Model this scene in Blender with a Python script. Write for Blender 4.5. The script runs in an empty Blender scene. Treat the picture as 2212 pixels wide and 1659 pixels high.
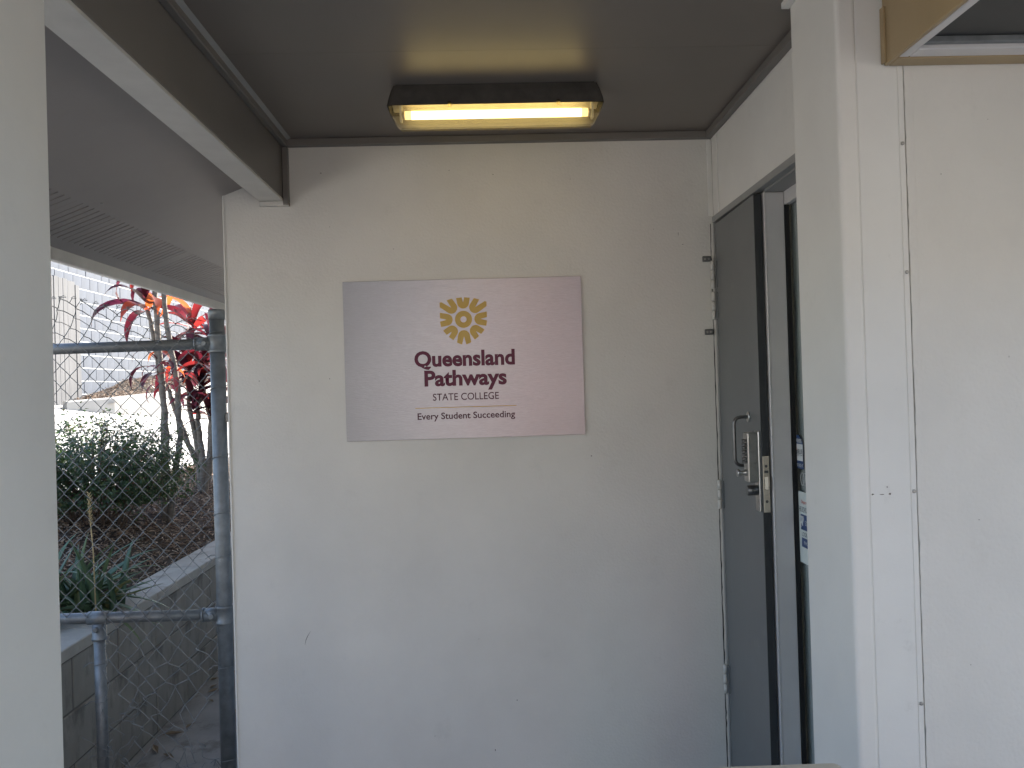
import bpy, bmesh, math, random
from mathutils import Vector, Matrix, noise
R = math.radians
rnd = random.Random(7)
scene = bpy.context.scene
col = scene.collection

# ------------------------------------------------------------------ camera
def cam_matrix(loc, yaw, pitch, roll):
    cy, sy, cp, sp = math.cos(yaw), math.sin(yaw), math.cos(pitch), math.sin(pitch)
    F = Vector((sy*cp, cy*cp, sp)); R0 = Vector((cy, -sy, 0)); U0 = R0.cross(F)
    cr, sr = math.cos(roll), math.sin(roll)
    Rt = cr*R0 - sr*U0; U = sr*R0 + cr*U0
    m = Matrix((Rt, U, -F)).transposed().to_4x4(); m.translation = loc
    return m
cam_d = bpy.data.cameras.new('camera'); cam = bpy.data.objects.new('camera', cam_d); col.objects.link(cam)
cam.matrix_world = cam_matrix(Vector((0, 0, 1.48)), R(1.752), R(.386), R(1.703))
cam_d.sensor_width = 36; cam_d.lens = 1700/2212*36
cam_d.clip_start = .02; cam_d.clip_end = 2000
scene.camera = cam

# ------------------------------------------------------------------ sky, sun, exposure
SUN = Vector((.48, .74, .47)).normalized()
SKY_STRENGTH, SUN_STRENGTH, EXPOSURE = .13, 5.0, 2.2
world = bpy.data.worlds.new('World'); scene.world = world; world.use_nodes = True
wn = world.node_tree; bg = wn.nodes['Background']
sky = wn.nodes.new('ShaderNodeTexSky'); sky.sky_type = 'NISHITA'; sky.sun_disc = False
sky.sun_elevation = math.asin(SUN.z); sky.sun_rotation = math.atan2(SUN.x, SUN.y)
sky.air_density = 1.0; sky.dust_density = 2.0; sky.ozone_density = 1.0
wn.links.new(sky.outputs[0], bg.inputs[0]); bg.inputs[1].default_value = SKY_STRENGTH
sl = bpy.data.lights.new('sun', 'SUN'); sl.energy = SUN_STRENGTH; sl.angle = R(.53); sl.color = (1, .965, .90)
so = bpy.data.objects.new('sun', sl); col.objects.link(so); so.location = (6, 12, 14)
so.rotation_euler = SUN.to_track_quat('Z', 'Y').to_euler()
vs = scene.view_settings; vs.view_transform = 'Standard'; vs.look = 'None'; vs.exposure = EXPOSURE; vs.gamma = 1
vs.use_curve_mapping = False
scene.cycles.max_bounces = 10; scene.cycles.diffuse_bounces = 6; scene.cycles.glossy_bounces = 5
scene.cycles.transmission_bounces = 8; scene.cycles.transparent_max_bounces = 12

# ------------------------------------------------------------------ materials
MAT = {}
def mat(name, color, rough=.6, metal=0, bump=0, bscale=200, var=0, vscale=6, spec=.5, coords='Object', dirt=None, stretch=None, aniso=0, detail=4):
    """Principled with noise variation of the colour, optional fine relief and stains"""
    m = bpy.data.materials.new(name); m.use_nodes = True; nt = m.node_tree; N = nt.nodes; L = nt.links
    p = N['Principled BSDF']; p.inputs['Roughness'].default_value = rough; p.inputs['Metallic'].default_value = metal
    p.inputs['Specular IOR Level'].default_value = spec
    p.inputs['Base Color'].default_value = (*color, 1)
    if aniso: p.inputs['Anisotropic'].default_value = aniso
    tc = N.new('ShaderNodeTexCoord'); src = tc.outputs[coords]
    if stretch:
        mp = N.new('ShaderNodeMapping'); mp.inputs['Scale'].default_value = stretch; L.new(src, mp.inputs[0]); src = mp.outputs[0]
    out = None
    if var:
        n = N.new('ShaderNodeTexNoise'); n.inputs['Scale'].default_value = vscale; n.inputs['Detail'].default_value = 6; n.inputs['Roughness'].default_value = .6
        L.new(src, n.inputs['Vector'])
        r = N.new('ShaderNodeValToRGB'); r.color_ramp.elements[0].position = .3; r.color_ramp.elements[1].position = .7
        r.color_ramp.elements[0].color = (*[c*(1-var) for c in color], 1); r.color_ramp.elements[1].color = (*[min(1, c*(1+var)) for c in color], 1)
        L.new(n.outputs['Fac'], r.inputs[0]); out = r.outputs[0]
    if dirt:
        dc, dscale, thr, amt = dirt
        n2 = N.new('ShaderNodeTexNoise'); n2.inputs['Scale'].default_value = dscale; n2.inputs['Detail'].default_value = 8; n2.inputs['Roughness'].default_value = .7
        L.new(src, n2.inputs['Vector'])
        r2 = N.new('ShaderNodeValToRGB'); r2.color_ramp.elements[0].position = thr; r2.color_ramp.elements[1].position = min(1, thr+.12)
        r2.color_ramp.elements[0].color = (0, 0, 0, 1); r2.color_ramp.elements[1].color = (amt, amt, amt, 1)
        L.new(n2.outputs['Fac'], r2.inputs[0])
        mx = N.new('ShaderNodeMixRGB'); L.new(r2.outputs[0], mx.inputs[0])
        if out: L.new(out, mx.inputs[1])
        else: mx.inputs[1].default_value = (*color, 1)
        mx.inputs[2].default_value = (*dc, 1); out = mx.outputs[0]
    if out: L.new(out, p.inputs['Base Color'])
    if bump:
        nb = N.new('ShaderNodeTexNoise'); nb.inputs['Scale'].default_value = bscale; nb.inputs['Detail'].default_value = detail
        L.new(src, nb.inputs['Vector'])
        b = N.new('ShaderNodeBump'); b.inputs['Strength'].default_value = bump; b.inputs['Distance'].default_value = .002
        L.new(nb.outputs['Fac'], b.inputs['Height']); L.new(b.outputs[0], p.inputs['Normal'])
    MAT[name] = m
    return m

def wall_paint(name, color, bump=.6, specks=True, smudge=.16):
    """off-white paint on rolled render: broad tone drift, orange-peel relief, sparse knocks and scuffs"""
    m = mat(name, color, rough=.62, var=.05, vscale=2.6, bump=bump, bscale=110, spec=.3, detail=6)
    if specks:
        nt = m.node_tree; N = nt.nodes; L = nt.links; p = N['Principled BSDF']
        tc = N.new('ShaderNodeTexCoord')
        v = N.new('ShaderNodeTexVoronoi'); v.inputs['Scale'].default_value = 5.5; v.inputs['Randomness'].default_value = 1
        L.new(tc.outputs['Object'], v.inputs['Vector'])
        n = N.new('ShaderNodeTexNoise'); n.inputs['Scale'].default_value = 160; L.new(tc.outputs['Object'], n.inputs['Vector'])
        ad = N.new('ShaderNodeMath'); ad.operation = 'MULTIPLY_ADD'; ad.inputs[1].default_value = .03; L.new(n.outputs['Fac'], ad.inputs[0]); L.new(v.outputs['Distance'], ad.inputs[2])
        lt = N.new('ShaderNodeMath'); lt.operation = 'LESS_THAN'; lt.inputs[1].default_value = .034; L.new(ad.outputs[0], lt.inputs[0])
        sep = N.new('ShaderNodeSeparateColor'); L.new(v.outputs['Color'], sep.inputs[0])
        gt = N.new('ShaderNodeMath'); gt.operation = 'GREATER_THAN'; gt.inputs[1].default_value = .6; L.new(sep.outputs[0], gt.inputs[0])
        ml = N.new('ShaderNodeMath'); ml.operation = 'MULTIPLY'; L.new(lt.outputs[0], ml.inputs[0]); L.new(gt.outputs[0], ml.inputs[1])
        # faint smudges
        s = N.new('ShaderNodeTexNoise'); s.inputs['Scale'].default_value = 7; s.inputs['Detail'].default_value = 9; s.inputs['Roughness'].default_value = .72
        L.new(tc.outputs['Object'], s.inputs['Vector'])
        r = N.new('ShaderNodeValToRGB'); r.color_ramp.elements[0].position = .6; r.color_ramp.elements[1].position = .78
        r.color_ramp.elements[0].color = (0, 0, 0, 1); r.color_ramp.elements[1].color = (smudge, smudge, smudge, 1); L.new(s.outputs['Fac'], r.inputs[0])
        old = p.inputs['Base Color'].links[0].from_socket
        m1 = N.new('ShaderNodeMixRGB'); L.new(r.outputs[0], m1.inputs[0]); L.new(old, m1.inputs[1]); m1.inputs[2].default_value = (.33, .31, .28, 1)
        m2 = N.new('ShaderNodeMixRGB'); ms = N.new('ShaderNodeMath'); ms.operation = 'MULTIPLY'; ms.inputs[1].default_value = .55; L.new(ml.outputs[0], ms.inputs[0])
        L.new(ms.outputs[0], m2.inputs[0]); L.new(m1.outputs[0], m2.inputs[1]); m2.inputs[2].default_value = (.18, .16, .14, 1)
        L.new(m2.outputs[0], p.inputs['Base Color'])
    return m

wall_paint('wall_white', (.66, .64, .60))
wall_paint('board_white', (.70, .685, .65), bump=.2)
wall_paint('scuffed_board', (.70, .69, .66), bump=.15, smudge=.42)
mat('beam_pale', (.55, .53, .49), rough=.5, var=.08, vscale=9, bump=.12, bscale=120, dirt=((.3, .26, .22), 14, .66, .5))
mat('taupe', (.165, .152, .140), rough=.42, var=.06, vscale=3, bump=.1, bscale=160)
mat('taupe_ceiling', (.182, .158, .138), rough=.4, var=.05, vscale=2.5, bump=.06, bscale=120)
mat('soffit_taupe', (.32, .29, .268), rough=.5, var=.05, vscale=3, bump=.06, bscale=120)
mat('cavity', (.015, .014, .013), rough=.9)
mat('door_grey', (.135, .14, .142), rough=.33, var=.08, vscale=4, bump=.05, bscale=90, dirt=((.2, .2, .195), 7, .58, .4))
mat('door_edge_shade', (.032, .035, .038), rough=.45, var=.1, vscale=12)  # shade on the leaf's edge put into a darker colour
mat('frame_grey', (.27, .27, .262), rough=.45, var=.06, vscale=8)
mat('aluminium', (.68, .66, .65), rough=.4, metal=.25, var=.04, vscale=10, bump=.05, bscale=60)
mat('seal_black', (.008, .008, .009), rough=.7)
mat('steel', (.5, .49, .47), rough=.3, metal=1, var=.12, vscale=40, dirt=((.12, .11, .1), 60, .58, .8))
mat('dark_steel', (.16, .16, .16), rough=.35, metal=.9, var=.2, vscale=40)
mat('cream_plate', (.58, .52, .42), rough=.4, metal=.35, var=.1, vscale=60, dirt=((.15, .12, .09), 90, .6, .8))
mat('painted_hinge', (.6, .58, .54), rough=.5, dirt=((.1, .09, .08), 60, .6, .8))
mat('galvanised', (.20, .212, .22), rough=.5, metal=.55, var=.22, vscale=22, bump=.1, bscale=150, dirt=((.55, .56, .55), 30, .66, .7))
mat('wire', (.20, .205, .205), rough=.5, metal=.35, var=.2, vscale=30)
mat('wire_rust', (.10, .085, .075), rough=.7, metal=.3, var=.3, vscale=60)
mat('concrete', (.36, .345, .32), rough=.85, var=.12, vscale=3, bump=.4, bscale=60)
mat('concrete_path', (.22, .205, .185), rough=.9, var=.18, vscale=4, bump=.4, bscale=60, dirt=((.08, .065, .05), 6, .55, .6))
mat('drive', (.42, .405, .38), rough=.85, var=.08, vscale=1.5, bump=.3, bscale=40)
mat('retaining', (.25, .235, .205), rough=.9, var=.2, vscale=5, bump=.5, bscale=70, dirt=((.07, .062, .055), 3.5, .52, .7), stretch=(1, 1, .45))
mat('cap', (.36, .34, .30), rough=.85, var=.14, vscale=6, bump=.4, bscale=60, dirt=((.14, .12, .1), 7, .56, .6))
mat('mortar_dark', (.13, .12, .105), rough=.95)
mat('block_blue', (.040, .051, .073), rough=.85, var=.3, vscale=2.6, bump=.4, bscale=40)
mat('mortar_sunlit', (.42, .43, .44), rough=.9)
mat('old_timber', (.06, .062, .068), rough=.85, var=.32, vscale=4, bump=.5, bscale=18, stretch=(9, 9, .5))
mat('soil', (.055, .04, .03), rough=.95, var=.35, vscale=14, bump=.8, bscale=50)
mat('bark', (.17, .145, .118), rough=.9, var=.35, vscale=14, bump=.8, bscale=30, stretch=(1, 1, 5))
mat('twig', (.12, .085, .06), rough=.9, var=.3, vscale=20)
mat('tan_paint', (.36, .265, .145), rough=.45, var=.07, vscale=5, bump=.08, bscale=80, dirt=((.2, .15, .09), 9, .62, .5))
mat('dark_panel', (.045, .046, .045), rough=.5, var=.2, vscale=6)
mat('cream_plastic', (.62, .53, .40), rough=.4, var=.06, vscale=14)
mat('fitting_dark', (.045, .04, .034), rough=.6, var=.35, vscale=20, bump=.3, bscale=90)
mat('fitting_tray', (.62, .56, .42), rough=.45, var=.12, vscale=25, dirt=((.15, .12, .07), 22, .62, .8))
mat('lamp_holder', (.7, .68, .6), rough=.4)
mat('blind', (.5, .51, .5), rough=.7, var=.08, vscale=5)
mat('interior_dark', (.05, .05, .05), rough=.9)
mat('sticker_blue', (.03, .07, .19), rough=.35)
mat('sticker_white', (.68, .7, .7), rough=.4)
mat('sticker_paper', (.66, .72, .70), rough=.4)
mat('print_dark', (.05, .055, .07), rough=.5)
mat('print_red', (.45, .04, .035), rough=.5)
mat('print_orange', (.6, .14, .04), rough=.5)
mat('ring_white', (.6, .6, .58), rough=.5)
mat('maroon', (.095, .007, .034), rough=.4, spec=.3)
mat('maroon_dark', (.05, .008, .022), rough=.4, spec=.3)
mat('gold', (.47, .30, .035), rough=.3, spec=.5)
mat('screw', (.36, .35, .33), rough=.45, metal=.8)
mat('dry_leaf', (.20, .145, .085), rough=.8, var=.3, vscale=9)
mat('stalk_dry', (.42, .33, .17), rough=.8, var=.2, vscale=20)

# brushed sheet metal
m = mat('brushed', (.42, .415, .445), rough=.30, metal=1, aniso=.95, var=.07, vscale=55, stretch=(1, 1, 9), bump=.3, bscale=60)
m.node_tree.nodes['Principled BSDF'].inputs['Anisotropic Rotation'].default_value = .25
tn = m.node_tree.nodes.new('ShaderNodeTangent'); tn.direction_type = 'RADIAL'; tn.axis = 'Z'
m.node_tree.links.new(tn.outputs[0], m.node_tree.nodes['Principled BSDF'].inputs['Tangent'])

def glass_mat(name, color, rough, ior=1.45):
    m = bpy.data.materials.new(name); m.use_nodes = True; p = m.node_tree.nodes['Principled BSDF']
    p.inputs['Base Color'].default_value = (*color, 1); p.inputs['Roughness'].default_value = rough
    p.inputs['Transmission Weight'].default_value = 1; p.inputs['IOR'].default_value = ior
    MAT[name] = m
m = bpy.data.materials.new('pane'); m.use_nodes = True; N = m.node_tree.nodes; L = m.node_tree.links
tr = N.new('ShaderNodeBsdfTransparent'); tr.inputs[0].default_value = (.86, .89, .89, 1)
gl = N.new('ShaderNodeBsdfGlossy'); gl.inputs['Roughness'].default_value = .02
lw = N.new('ShaderNodeLayerWeight'); lw.inputs[0].default_value = .5; fr = N.new('ShaderNodeMath'); fr.operation = 'POWER'; fr.inputs[1].default_value = 3.5; L.new(lw.outputs['Facing'], fr.inputs[0])
mx = N.new('ShaderNodeMixShader'); L.new(fr.outputs[0], mx.inputs[0]); L.new(tr.outputs[0], mx.inputs[1]); L.new(gl.outputs[0], mx.inputs[2])
L.new(mx.outputs[0], N['Material Output'].inputs[0]); MAT['pane'] = m
# thin clear plastic cover: mostly see-through, some gloss and lamp glow put in as yellow haze
m = bpy.data.materials.new('clear_cover'); m.use_nodes = True; N = m.node_tree.nodes; L = m.node_tree.links
tr = N.new('ShaderNodeBsdfTransparent'); tr.inputs[0].default_value = (.93, .90, .80, 1)
gl = N.new('ShaderNodeBsdfGlossy'); gl.inputs['Roughness'].default_value = .15
df = N.new('ShaderNodeBsdfTranslucent'); df.inputs[0].default_value = (.75, .68, .48, 1)
lw = N.new('ShaderNodeLayerWeight'); lw.inputs[0].default_value = .5; fr = N.new('ShaderNodeMath'); fr.operation = 'POWER'; fr.inputs[1].default_value = 4.0; L.new(lw.outputs['Facing'], fr.inputs[0])
m1 = N.new('ShaderNodeMixShader'); m1.inputs[0].default_value = .2; L.new(tr.outputs[0], m1.inputs[1]); L.new(df.outputs[0], m1.inputs[2])
m2 = N.new('ShaderNodeMixShader'); L.new(fr.outputs[0], m2.inputs[0]); L.new(m1.outputs[0], m2.inputs[1]); L.new(gl.outputs[0], m2.inputs[2])
L.new(m2.outputs[0], N['Material Output'].inputs[0]); MAT['clear_cover'] = m
m = bpy.data.materials.new('tube_glow'); m.use_nodes = True; p = m.node_tree.nodes['Principled BSDF']
p.inputs['Base Color'].default_value = (.8, .75, .6, 1); p.inputs['Emission Color'].default_value = (1, .78, .33, 1); p.inputs['Emission Strength'].default_value = 1.5
MAT['tube_glow'] = m
m = bpy.data.materials.new('tube_end'); m.use_nodes = True; p = m.node_tree.nodes['Principled BSDF']
p.inputs['Base Color'].default_value = (.8, .72, .5, 1); p.inputs['Emission Color'].default_value = (1, .66, .24, 1); p.inputs['Emission Strength'].default_value = .5
MAT['tube_end'] = m

def leaf_mat(name, cols, trans, rough=.35, tw=.5):
    """cols: list of (pos, colour) picked per object/leaf at random; trans scales the light that comes through"""
    m = bpy.data.materials.new(name); m.use_nodes = True; N = m.node_tree.nodes; L = m.node_tree.links
    p = N['Principled BSDF']; p.inputs['Roughness'].default_value = rough
    oi = N.new('ShaderNodeObjectInfo'); geo = N.new('ShaderNodeNewGeometry')
    ad = N.new('ShaderNodeMath'); ad.operation = 'ADD'; L.new(oi.outputs['Random'], ad.inputs[0]); L.new(geo.outputs['Random Per Island'], ad.inputs[1])
    fr = N.new('ShaderNodeMath'); fr.operation = 'FRACT'; L.new(ad.outputs[0], fr.inputs[0])
    def ramp(cs):
        r = N.new('ShaderNodeValToRGB'); r.color_ramp.interpolation = 'LINEAR'
        while len(r.color_ramp.elements) < len(cs): r.color_ramp.elements.new(.5)
        for e, (q, c) in zip(r.color_ramp.elements, cs): e.position = q; e.color = (*c, 1)
        L.new(fr.outputs[0], r.inputs[0]); return r
    rc = ramp(cols); rt = ramp(trans)
    tc = N.new('ShaderNodeTexCoord'); n = N.new('ShaderNodeTexNoise'); n.inputs['Scale'].default_value = 9; L.new(tc.outputs['Object'], n.inputs['Vector'])
    mm = N.new('ShaderNodeMixRGB'); mm.blend_type = 'MULTIPLY'; mm.inputs[0].default_value = .5; L.new(rc.outputs[0], mm.inputs[1]); L.new(n.outputs['Fac'], mm.inputs[2])
    L.new(mm.outputs[0], p.inputs['Base Color'])
    t = N.new('ShaderNodeBsdfTranslucent'); L.new(rt.outputs[0], t.inputs[0])
    mx = N.new('ShaderNodeMixShader'); mx.inputs[0].default_value = tw; L.new(p.outputs[0], mx.inputs[1]); L.new(t.outputs[0], mx.inputs[2])
    L.new(mx.outputs[0], N['Material Output'].inputs[0]); MAT[name] = m
leaf_mat('cordyline_leaf', [(0, (.05, .012, .02)), (.5, (.07, .015, .022)), (.8, (.12, .025, .03)), (1, (.06, .025, .05))],
         [(0, (.06, .01, .02)), (.5, (.12, .012, .02)), (.68, (.35, .03, .025)), (.78, (.75, .16, .03)), (.86, (.4, .04, .03)), (1, (.08, .012, .03))], .38, .45)
leaf_mat('shrub_leaf', [(0, (.035, .07, .036)), (.6, (.05, .092, .045)), (.9, (.085, .12, .045)), (1, (.11, .05, .03))],
         [(0, (.07, .14, .03)), (.85, (.1, .18, .04)), (1, (.25, .12, .05))], .3, .3)
leaf_mat('aloe_leaf', [(0, (.10, .18, .10)), (.6, (.14, .23, .12)), (.93, (.18, .23, .09)), (1, (.25, .21, .08))],
         [(0, (.08, .15, .06)), (1, (.12, .17, .05))], .45, .15)
leaf_mat('chip', [(0, (.09, .055, .038)), (.35, (.25, .16, .10)), (.7, (.38, .265, .18)), (1, (.55, .43, .32))],
         [(0, (.1, .06, .04)), (1, (.2, .1, .06))], .85, .02)

# ------------------------------------------------------------------ mesh helpers
class MB:
    def __init__(s): s.bm = bmesh.new()
    def box(s, x0, x1, y0, y1, z0, z1, bev=0, seg=1):
        t = bmesh.new()
        vs = [t.verts.new((x, y, z)) for x in (x0, x1) for y in (y0, y1) for z in (z0, z1)]
        for f in ((0, 1, 3, 2), (4, 6, 7, 5), (0, 4, 5, 1), (2, 3, 7, 6), (0, 2, 6, 4), (1, 5, 7, 3)): t.faces.new([vs[i] for i in f])
        bmesh.ops.recalc_face_normals(t, faces=t.faces)
        if bev: bmesh.ops.bevel(t, geom=list(t.edges), offset=bev, segments=seg, affect='EDGES', profile=.5)
        s.merge(t); return s
    def merge(s, t, M=None):
        if M is not None: bmesh.ops.transform(t, matrix=M, verts=t.verts)
        mp = {v: s.bm.verts.new(v.co) for v in t.verts}
        for f in t.faces:
            try:
                nf = s.bm.faces.new([mp[v] for v in f.verts]); nf.smooth = f.smooth
            except ValueError: pass
        t.free(); return s
    def quad(s, *ps): s.bm.faces.new([s.bm.verts.new(p) for p in ps]); return s
    def prism(s, pts, axis, a, b):
        """2D outline swept along an axis: axis 'x' -> pts are (y,z); 'y' -> (x,z); 'z' -> (x,y)"""
        f = {'x': lambda p, t: (t, p[0], p[1]), 'y': lambda p, t: (p[0], t, p[1]), 'z': lambda p, t: (p[0], p[1], t)}[axis]
        t = bmesh.new()
        A = [t.verts.new(f(p, a)) for p in pts]; B = [t.verts.new(f(p, b)) for p in pts]
        t.faces.new(A); t.faces.new(B[::-1])
        for i in range(len(pts)): j = (i+1) % len(pts); t.faces.new((A[j], A[i], B[i], B[j]))
        bmesh.ops.recalc_face_normals(t, faces=t.faces); return s.merge(t)
    def tube(s, pts, rad, n=6, closed=False, cap=True, smooth=True):
        pts = [Vector(p) for p in pts]; k = len(pts); rings = []
        rr = rad if isinstance(rad, (list, tuple)) else [rad]*k
        up = None
        for i, p in enumerate(pts):
            if closed: d = pts[(i+1) % k]-pts[i-1]
            else: d = pts[min(i+1, k-1)]-pts[max(i-1, 0)]
            d = d.normalized() if d.length > 1e-9 else Vector((0, 0, 1))
            if up is None: up = Vector((0, 0, 1)) if abs(d.z) < .9 else Vector((1, 0, 0))
            a = d.cross(up)
            if a.length < 1e-6: a = d.orthogonal()
            a.normalize(); b = a.cross(d).normalized(); up = b
            rings.append([s.bm.verts.new(p+rr[i]*(math.cos(2*math.pi*q/n)*a+math.sin(2*math.pi*q/n)*b)) for q in range(n)])
        for i in range(k if closed else k-1):
            A, B = rings[i], rings[(i+1) % k]
            for q in range(n):
                f = s.bm.faces.new((A[q], A[(q+1) % n], B[(q+1) % n], B[q])); f.smooth = smooth
        if cap and not closed and n > 2: s.bm.faces.new(rings[0][::-1]); s.bm.faces.new(rings[-1])
        return s
    def cyl(s, a, b, r, n=16, r2=None): return s.tube([a, b], [r, r if r2 is None else r2], n)
    def lathe(s, prof, origin, axis='z', n=20):
        o = Vector(origin); rings = []
        for r_, h in prof:
            ring = []
            for q in range(n):
                c, sn = r_*math.cos(2*math.pi*q/n), r_*math.sin(2*math.pi*q/n)
                ring.append(s.bm.verts.new(o+Vector({'z': (c, sn, h), 'x': (h, c, sn), 'y': (c, h, sn)}[axis])))
            rings.append(ring)
        for A, B in zip(rings, rings[1:]):
            for q in range(n):
                f = s.bm.faces.new((A[q], A[(q+1) % n], B[(q+1) % n], B[q])); f.smooth = True
        s.bm.faces.new(rings[0][::-1]); s.bm.faces.new(rings[-1]); return s
    def mesh(s, name, m):
        bmesh.ops.recalc_face_normals(s.bm, faces=s.bm.faces)
        me = bpy.data.meshes.new(name); s.bm.to_mesh(me); s.bm.free(); me.materials.append(MAT[m]); return me
    def build(s, name, m, parent=None, **tags): return put(name, s.mesh(name, m), parent, **tags)

def put(name, me, parent=None, label=None, category=None, group=None, kind=None):
    o = bpy.data.objects.new(name, me); col.objects.link(o)
    if parent:
        o.parent = parent
        o.matrix_parent_inverse = Matrix.Translation(parent.location).inverted() if parent.type == 'EMPTY' else Matrix()
    for k, v in (('label', label), ('category', category), ('group', group), ('kind', kind)):
        if v: o[k] = v
    return o
def thing(name, loc, label, category, group=None):
    return put(name, None, None, label, category, group) if not loc else _th(name, loc, label, category, group)
def _th(name, loc, label, category, group):
    o = put(name, None, None, label, category, group); o.location = loc; o.empty_display_size = .1; return o

# text as flat mesh, fitted to a rectangle (u0..u1, v0..v1) and placed by fn(u,v)
def text_mesh(body, rect, fn, m, name='lettering', bold=0, keep=False):
    c = bpy.data.curves.new('t', 'FONT'); c.body = body; c.offset = bold; c.resolution_u = 4; c.fill_mode = 'FRONT'
    o = bpy.data.objects.new('t', c); col.objects.link(o)
    dg = bpy.context.evaluated_depsgraph_get(); dg.update()
    me = bpy.data.meshes.new_from_object(o.evaluated_get(dg)); bpy.data.objects.remove(o)
    xs = [v.co.x for v in me.vertices]; ys = [v.co.y for v in me.vertices]
    a, b, c0, d = min(xs), max(xs), min(ys), max(ys); u0, u1, v0, v1 = rect
    for v in me.vertices: v.co = fn(u0+(v.co.x-a)/(b-a)*(u1-u0), v0+(v.co.y-c0)/(d-c0)*(v1-v0))
    me.materials.clear(); me.materials.append(MAT[m]); me.name = name
    return me

# ================================================================== SETTING
# ground: one sheet to the horizon, laid lower than porch slab, path, bed
MB().quad((-400, -400, -.26), (400, -400, -.26), (400, 400, -.26), (-400, 400, -.26)).build('ground', 'concrete_path', kind='structure')
MB().box(-.95, 5, -2.2, 3.0, -.255, 0).build('porch_floor', 'concrete', kind='structure')
MB().box(-1.74, -.953, 3.0, 10, -.258, -.22).build('side_path', 'concrete_path', kind='structure')

# porch ceiling: three sheets with open joints between them, cover battens round the edge
ceil = _th('porch_ceiling', (.1, 1.6, 2.44), 'grey-brown sheeted porch ceiling carrying the light fitting', 'ceiling', None); ceil['kind'] = 'structure'
for (y0, y1) in ((.3, 1.0), (1.001, 2.2165), (2.2175, 3.0)):
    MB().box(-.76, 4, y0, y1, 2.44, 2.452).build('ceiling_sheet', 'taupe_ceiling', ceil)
MB().box(-.76, 4, .3, 3.0, 2.4525, 2.47).build('joist_backing', 'cavity', ceil)
MB().box(-.744, .88, 2.952, 2.9795, 2.413, 2.4395, .002).build('batten', 'taupe', ceil)
MB().box(.853, .8795, 1.9, 2.9515, 2.413, 2.4395, .002).build('batten', 'taupe', ceil)
MB().box(-.7445, -.722, .3, 2.9515, 2.411, 2.4395, .002).build('batten', 'taupe', ceil)

# rear wall of the porch
rw = _th('porch_wall', (0, 2.98, 0), 'off-white rendered wall that carries the brushed metal sign', 'wall', None)
MB().box(-.97, .885, 2.98, 3.1, -.25, 2.5).build('render_face', 'wall_white', rw)
MB().box(-.9755, -.9695, 2.976, 3.1, -.25, 2.33).build('corner_bead', 'board_white', rw)
MB().box(.8605, .8795, 2.9735, 2.9795, 2.12, 2.412, .002).build('corner_strip', 'board_white', rw)
MB().box(-.96, 4, 3.101, 9.5, -.25, 2.3).build('side_wall', 'wall_white', rw)

# wall with the door
dw = _th('door_wall', (.88, 2.5, 0), 'off-white side wall above the grey door', 'wall', None)
MB().box(.88, .99, 2.0, 2.9795, 2.1165, 2.5).build('lintel_panel', 'board_white', dw)
MB().box(.8755, .8798, 2.9, 2.94, 2.1165, 2.412, .001).build('cover_strip', 'board_white', dw)

# column and front wall at right
cl = _th('wall_column', (.87, 2.0, 0), 'off-white boxed column with scuffs standing in front of the door', 'column', None)
MB().box(.793, .8385, 1.715, 1.97, -.05, 2.4395, .009, 3).build('column_board', 'board_white', cl)
MB().box(.8375, .9295, 1.7178, 1.97, -.05, 2.4395, .0015).build('cover_board', 'scuffed_board', cl)
MB().box(.929, .9425, 1.7168, 1.95, -.05, 2.4395, .0015).build('edge_strip', 'board_white', cl)
MB().box(.772, .7925, 1.9, 1.969, 2.424, 2.4395, .001).build('top_trim', 'board_white', cl)
for z in (2.0, 1.714, 1.228, .759): MB().lathe([(.0044, 0), (.004, -.002), (.0024, -.0026)], (.9357, 1.7163, z), 'y', 12).build('screw_head', 'screw', cl)
fw = _th('front_wall', (1.6, 1.72, 0), 'off-white textured wall beside the boxed column', 'wall', None)
MB().box(.962, 4.5, 1.716, 1.97, -.05, 2.5).build('render_face', 'wall_white', fw)
edge = [(.9432+.0022*abs(noise.noise(Vector((1.3, 4.1, i*.21))))+.0012*rnd.random()*(i % 3 == 0), -.05+i*.0125) for i in range(205)]
MB().prism(edge+[(.9619, 2.5), (.9619, -.05)], 'y', 1.7161, 1.78).build('render_edge', 'wall_white', fw)
MB().box(.9428, .9462, 1.7815, 1.80, -.05, 2.43).build('open_joint', 'cavity', fw)

# knocks, chips and smudges
mat('chip_dark', (.13, .115, .10), rough=.9)
mat('smear', (.36, .34, .31), rough=.9)
def blot(x, z, w, h, y, name, m, parent, n=11):
    pts = [(x+w/2000*math.cos(2*math.pi*i/n)*rnd.uniform(.5, 1.1), z+h/2000*math.sin(2*math.pi*i/n)*rnd.uniform(.5, 1.1)) for i in range(n)]
    MB().prism(pts, 'y', y-.0004, y+.002).build(name, m, parent)
for x, z, w, h in [(-0.857, 1.539, 6.0, 3.0), (-0.594, 1.54, 3.0, 7.0), (-0.341, 2.023, 5.0, 3.0), (-0.123, 2.316, 4.0, 3.0), (0.043, 2.297, 5.0, 3.0), (0.336, 2.273, 4.0, 3.0), (0.075, 0.306, 4.0, 7.0), (-0.013, 0.122, 4.0, 12.0), (0.385, 1.218, 6.0, 6.0), (-0.062, 0.542, 3.0, 3.0), (0.649, 2.075, 4.0, 3.0), (-0.578, 2.112, 3.0, 3.0), (-0.238, 0.184, 3.0, 3.0), (0.524, 1.592, 3.0, 3.0), (0.743, 2.055, 2.0, 14.0), (0.759, 2.014, 9.0, 2.0)]: blot(x, z, w, h, 2.98, 'paint_chip', 'chip_dark', rw)
crk = [(.8655+.0016*rnd.random(), .02+i*.0207) for i in range(101)]
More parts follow.
